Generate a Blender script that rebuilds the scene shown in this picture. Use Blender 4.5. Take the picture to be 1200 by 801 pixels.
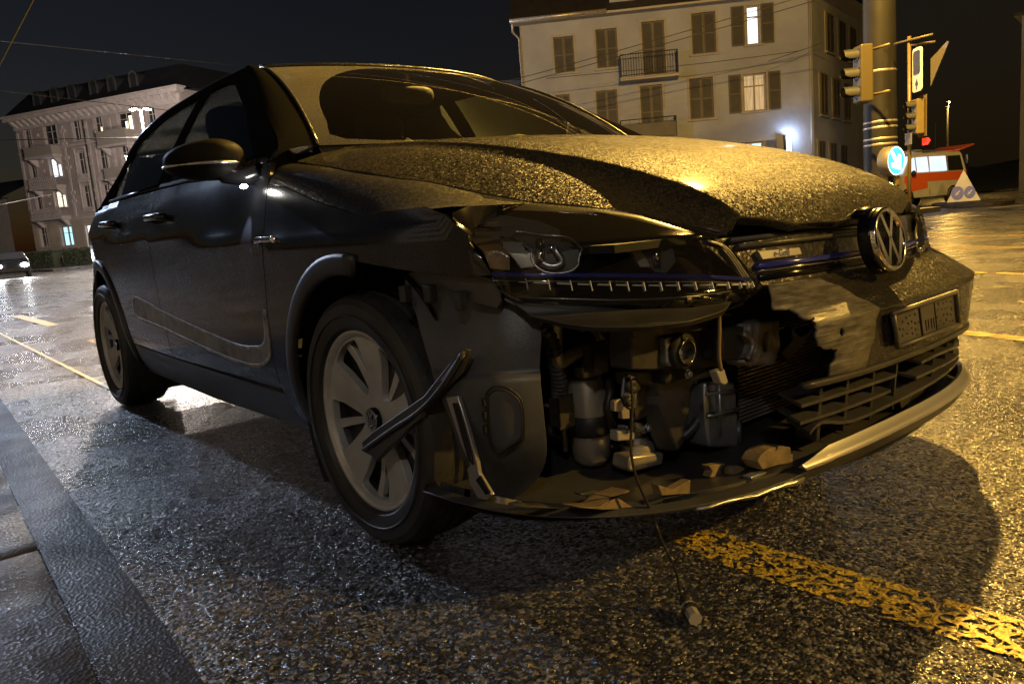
import bpy, math, random
import numpy as np
from math import sin, cos, pi, radians
from mathutils import Vector, Matrix
from mathutils.geometry import delaunay_2d_cdt
random.seed(7)
for o in list(bpy.data.objects): bpy.data.objects.remove(o)
SC=bpy.context.scene; COL=SC.collection
# ------------------------------------------------------------------ camera, sky, exposure
cam=bpy.data.cameras.new('camera'); camo=bpy.data.objects.new('camera',cam); COL.objects.link(camo)
SC.camera=camo
cam.sensor_width=36; cam.lens=899.67/1200*36; cam.clip_start=.05; cam.clip_end=2000
_F=Vector((-0.767,0.623,-0.152)).normalized(); _yaw,_pit,_rol=2.45973,-0.15274,-0.08196
def _cam():
    F=Vector((cos(_pit)*cos(_yaw),cos(_pit)*sin(_yaw),sin(_pit)));R=Vector((sin(_yaw),-cos(_yaw),0));U=R.cross(F)
    R2=R*cos(_rol)+U*sin(_rol);U2=-R*sin(_rol)+U*cos(_rol)
    m=Matrix((R2,U2,-F)).transposed().to_4x4(); m.translation=Vector((CAMX,CAMY,CAMZ)); return m
CAMX,CAMY,CAMZ=1.651,-1.726,.758
camo.matrix_world=_cam()
SC.render.resolution_x=1024; SC.render.resolution_y=683
SC.view_settings.view_transform='Standard'; SC.view_settings.look='None'; SC.view_settings.gamma=1
SC.view_settings.exposure=1.3
SC.cycles.use_denoising=True
SC.cycles.denoising_input_passes='RGB_ALBEDO_NORMAL'; SC.cycles.denoising_prefilter='NONE'
SC.cycles.max_bounces=8; SC.cycles.transparent_max_bounces=16
SC.cycles.sample_clamp_indirect=4; SC.cycles.sample_clamp_direct=30
W=bpy.data.worlds.new('World'); SC.world=W; W.use_nodes=True
nt=W.node_tree; nt.nodes.clear()
_o=nt.nodes.new('ShaderNodeOutputWorld'); _b=nt.nodes.new('ShaderNodeBackground'); _s=nt.nodes.new('ShaderNodeTexSky')
_s.sky_type='NISHITA'; _s.sun_disc=False; _s.sun_elevation=radians(-4); _s.sun_rotation=radians(250)
_m=nt.nodes.new('ShaderNodeMix'); _m.data_type='RGBA'; _m.blend_type='ADD'; _m.inputs[0].default_value=1
_tc=nt.nodes.new('ShaderNodeTexCoord'); _dt=nt.nodes.new('ShaderNodeVectorMath'); _dt.operation='DOT_PRODUCT'; _dt.inputs[1].default_value=(.30,.95,0)
_mr=nt.nodes.new('ShaderNodeMapRange'); _mr.interpolation_type='SMOOTHSTEP'; _mr.inputs[1].default_value=.1; _mr.inputs[2].default_value=1.0
_cr=nt.nodes.new('ShaderNodeMix'); _cr.data_type='RGBA'; _cr.inputs[6].default_value=(.0004,.00045,.0010,1); _cr.inputs[7].default_value=(.0034,.0023,.0009,1)   # sodium glow of the town over the junction
nt.links.new(_tc.outputs['Generated'],_dt.inputs[0]); nt.links.new(_dt.outputs['Value'],_mr.inputs[0]); nt.links.new(_mr.outputs[0],_cr.inputs[0]); nt.links.new(_cr.outputs[2],_m.inputs[7])
_k=nt.nodes.new('ShaderNodeVectorMath'); _k.operation='SCALE'; _k.inputs[3].default_value=.05
nt.links.new(_s.outputs[0],_k.inputs[0]); nt.links.new(_k.outputs[0],_m.inputs[6])
nt.links.new(_m.outputs[2],_b.inputs[0]); _b.inputs[1].default_value=1.0
nt.links.new(_b.outputs[0],_o.inputs[0])
SODIUM=(1.0,.58,.115); LED=(.80,.88,1.0)
LAMP_MAIN=9500
W_LEFT=4800; W_FAR=1200
L_NEAR=(13.0,5.5,8.0); W_NEAR=4600
L_COOL=(7.5,-8.5,7.0); W_COOL=190
VAN_LOC=(-14.3,35.6,0); VAN_RZ=radians(-102)
TRI_LOC=(-11.6,34.4,.12); TRI_RZ=radians(22)
SQ_LOC=(-14.3,42.2,0)
L_SIDE=(-21.0,-4.0,7.5); W_SIDE=2600
LEDW=(1,.86,.76)
HB_X,HB_Y,HB_R=-38.96,19.1,1.178
L_THRU=(-27.2,13.2,7.0); W_THRU=6000
DHL=4.2

def hermite(xs,ys):
    xs=np.array(xs,float);ys=np.array(ys,float)
    d=np.diff(ys)/np.diff(xs)
    m=np.zeros(len(xs));m[0]=d[0];m[-1]=d[-1]
    for i in range(1,len(xs)-1):
        if d[i-1]*d[i]<=0:m[i]=0
        else:
            w1=2*(xs[i+1]-xs[i])+(xs[i]-xs[i-1]);w2=(xs[i+1]-xs[i])+2*(xs[i]-xs[i-1])
            m[i]=(w1+w2)/(w1/d[i-1]+w2/d[i])
    def f(x):
        x=min(max(x,xs[0]),xs[-1])
        i=min(int(np.searchsorted(xs,x,side='right'))-1,len(xs)-2)
        h=xs[i+1]-xs[i];t=(x-xs[i])/h
        return float((2*t**3-3*t*t+1)*ys[i]+(t**3-2*t*t+t)*h*m[i]+(-2*t**3+3*t*t)*ys[i+1]+(t**3-t*t)*h*m[i+1])
    return f
def sst(a,b,x):
    t=min(max((x-a)/(b-a),0),1);return t*t*(3-2*t)
# ---- body side: half width at (x,z)
_prof=hermite([.12,.16,.20,.26,.33,.42,.55,.68,.745,.768,.785,.85,.92,1.0],[.74,.775,.805,.838,.862,.880,.889,.893,.897,.899,.892,.879,.862,.836])
_gh=hermite([.98,1.0,1.1,1.2,1.3,1.38,1.45],[.836,.826,.772,.712,.648,.588,.53])
_tap=hermite([-3.40,-3.32,-3.2,-3.0,-2.8,-2.55,-2.1,-1.2,0,.2,.35,.5,.6,.7,.8],[.34,.24,.155,.085,.045,.018,.004,0,0,.004,.015,.045,.085,.15,.25])
def zcrease(x): return .768+.042*max(0,-.35-x)
def side(x,z):
    sh=(zcrease(x)-.768)*sst(.35,.77,z)*(1-sst(.85,1.0,z))
    if z<1.0: y=_prof(z-sh)
    else: y=_gh(z)
    y-=_tap(x)*(1.0 if z<.3 else 1.0)
    if z>1.0: y-=.03*min(1,max(0,(-1.5-x)/1.6))**1.5*sst(.98,1.2,z)
    return y
def Side(x,z,s=-1): return np.array([x,s*side(x,z),z])
# ---- roof
_rc=hermite([-3.3,-3.15,-3.0,-2.6,-2.0,-1.6,-1.3,-1.1,-.98],[1.30,1.345,1.375,1.425,1.447,1.447,1.432,1.410,1.388])
def Roof(x,y): return np.array([x,y,_rc(x)-.055*(abs(y)/.56)**2.4])
# ---- windscreen a in -1..1 (right = -1), b 0 base..1 top
def Wind(a,b):
    k=abs(a)
    xb=-.13-.31*k**2.2; zb=.996+.028*k**2
    xt=-.965-.14*k**2.2; zt=1.382-.002*k**2
    y=a*(.69*(1-b)+.545*b)
    return np.array([xb*(1-b)+xt*b+.05*b*(1-b)*4*.5,y,zb*(1-b)+zt*b+.05*b*(1-b)*4*.6])
# ---- hood
_hc=hermite([-.5,-.3,-.1,.1,.3,.5,.65,.74,.78,.805],[1.045,1.030,1.012,.984,.943,.888,.828,.778,.738,.703])
_yc=hermite([-.5,-.2,.2,.5,.7,.82],[.655,.61,.53,.46,.405,.37])
_hd=hermite([-.5,0,.3,.5,.65,.8],[.008,.013,.021,.036,.055,.064])
def Hood(x,y):
    k=abs(y);yc=_yc(x)
    bk=.785*(1-(1-min(.999,k/.9)**2.6)**(1/3.7))
    z=_hc(x+bk*sst(-.3,.6,x))-.022*(k/.6)**2
    tt=min(1,max(0,(k-yc)/(.020+.8*_hd(x))));z-=_hd(x)*(1-(1-tt)**2)
    z-=.38*max(0,k-yc-.04)**1.25 + .9*max(0,k-.74)**2
    return np.array([x,y,z])
# ---- front wrap: s in -1..1 (right=-1) , t height knot
def _plan():
    w=.902;xa=.1;xn=.885;n=2.6;m=3.7
    ph=np.linspace(0,math.pi/2,800)
    y=w*np.sin(ph)**(2/n);x=xa+(xn-xa)*np.cos(ph)**(2/m)
    L=np.concatenate([[0],np.cumsum(np.hypot(np.diff(x),np.diff(y)))])
    return x,y,L/L[-1]
_px,_py,_pl=_plan()
_T=[0,1,2,3,4,5,6,7,8,9,10,11,12]
_fz=hermite(_T,[.190,.206,.235,.264,.36,.383,.47,.520,.563,.592,.703,.775,.84])
_fd=[-.10,.0,.012,-.01,-.006,.008,.020,.026,-.040,-.085,-.112,-.290,-.45]
def Front(s,t):
    k=abs(s);x=np.interp(k,_pl,_px);y=np.interp(k,_pl,_py)
    i=min(int(t),11);f=t-i
    d=_fd[i]*(1-f)+_fd[i+1]*f
    # move along plan normal (approx): scale towards (0.1,0)
    c=np.array([x-.05,y]);c=c/np.hypot(*c)
    n=np.array([max(.15,(x-.1)/.785)**2.6,(y/.902)**1.5*1.0]);n=n/np.hypot(*n)
    if t>7.5 and d<0: x+=d*min(1,2.2*max(.15,n[0]))
    else: x+=d*n[0];y+=d*n[1]
    z=_fz(t)+.03*k**3*sst(2.5,5,t)
    return np.array([x,math.copysign(y,s),z])
def Liner(s,z):
    k=abs(s);x=float(np.interp(k,_pl,_px));y=float(np.interp(k,_pl,_py))
    i=.045+.05*sst(.36,.18,z)+.03*sst(.5,.72,z)-.010*math.cos((z-.42)*14)+.9*max(0,s+.70)**1.2*(1 if s<0 else 0)+.012*sst(.455,.475,z)
    return np.array([x-i*.75,math.copysign(y-i*.75,s),z])
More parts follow.
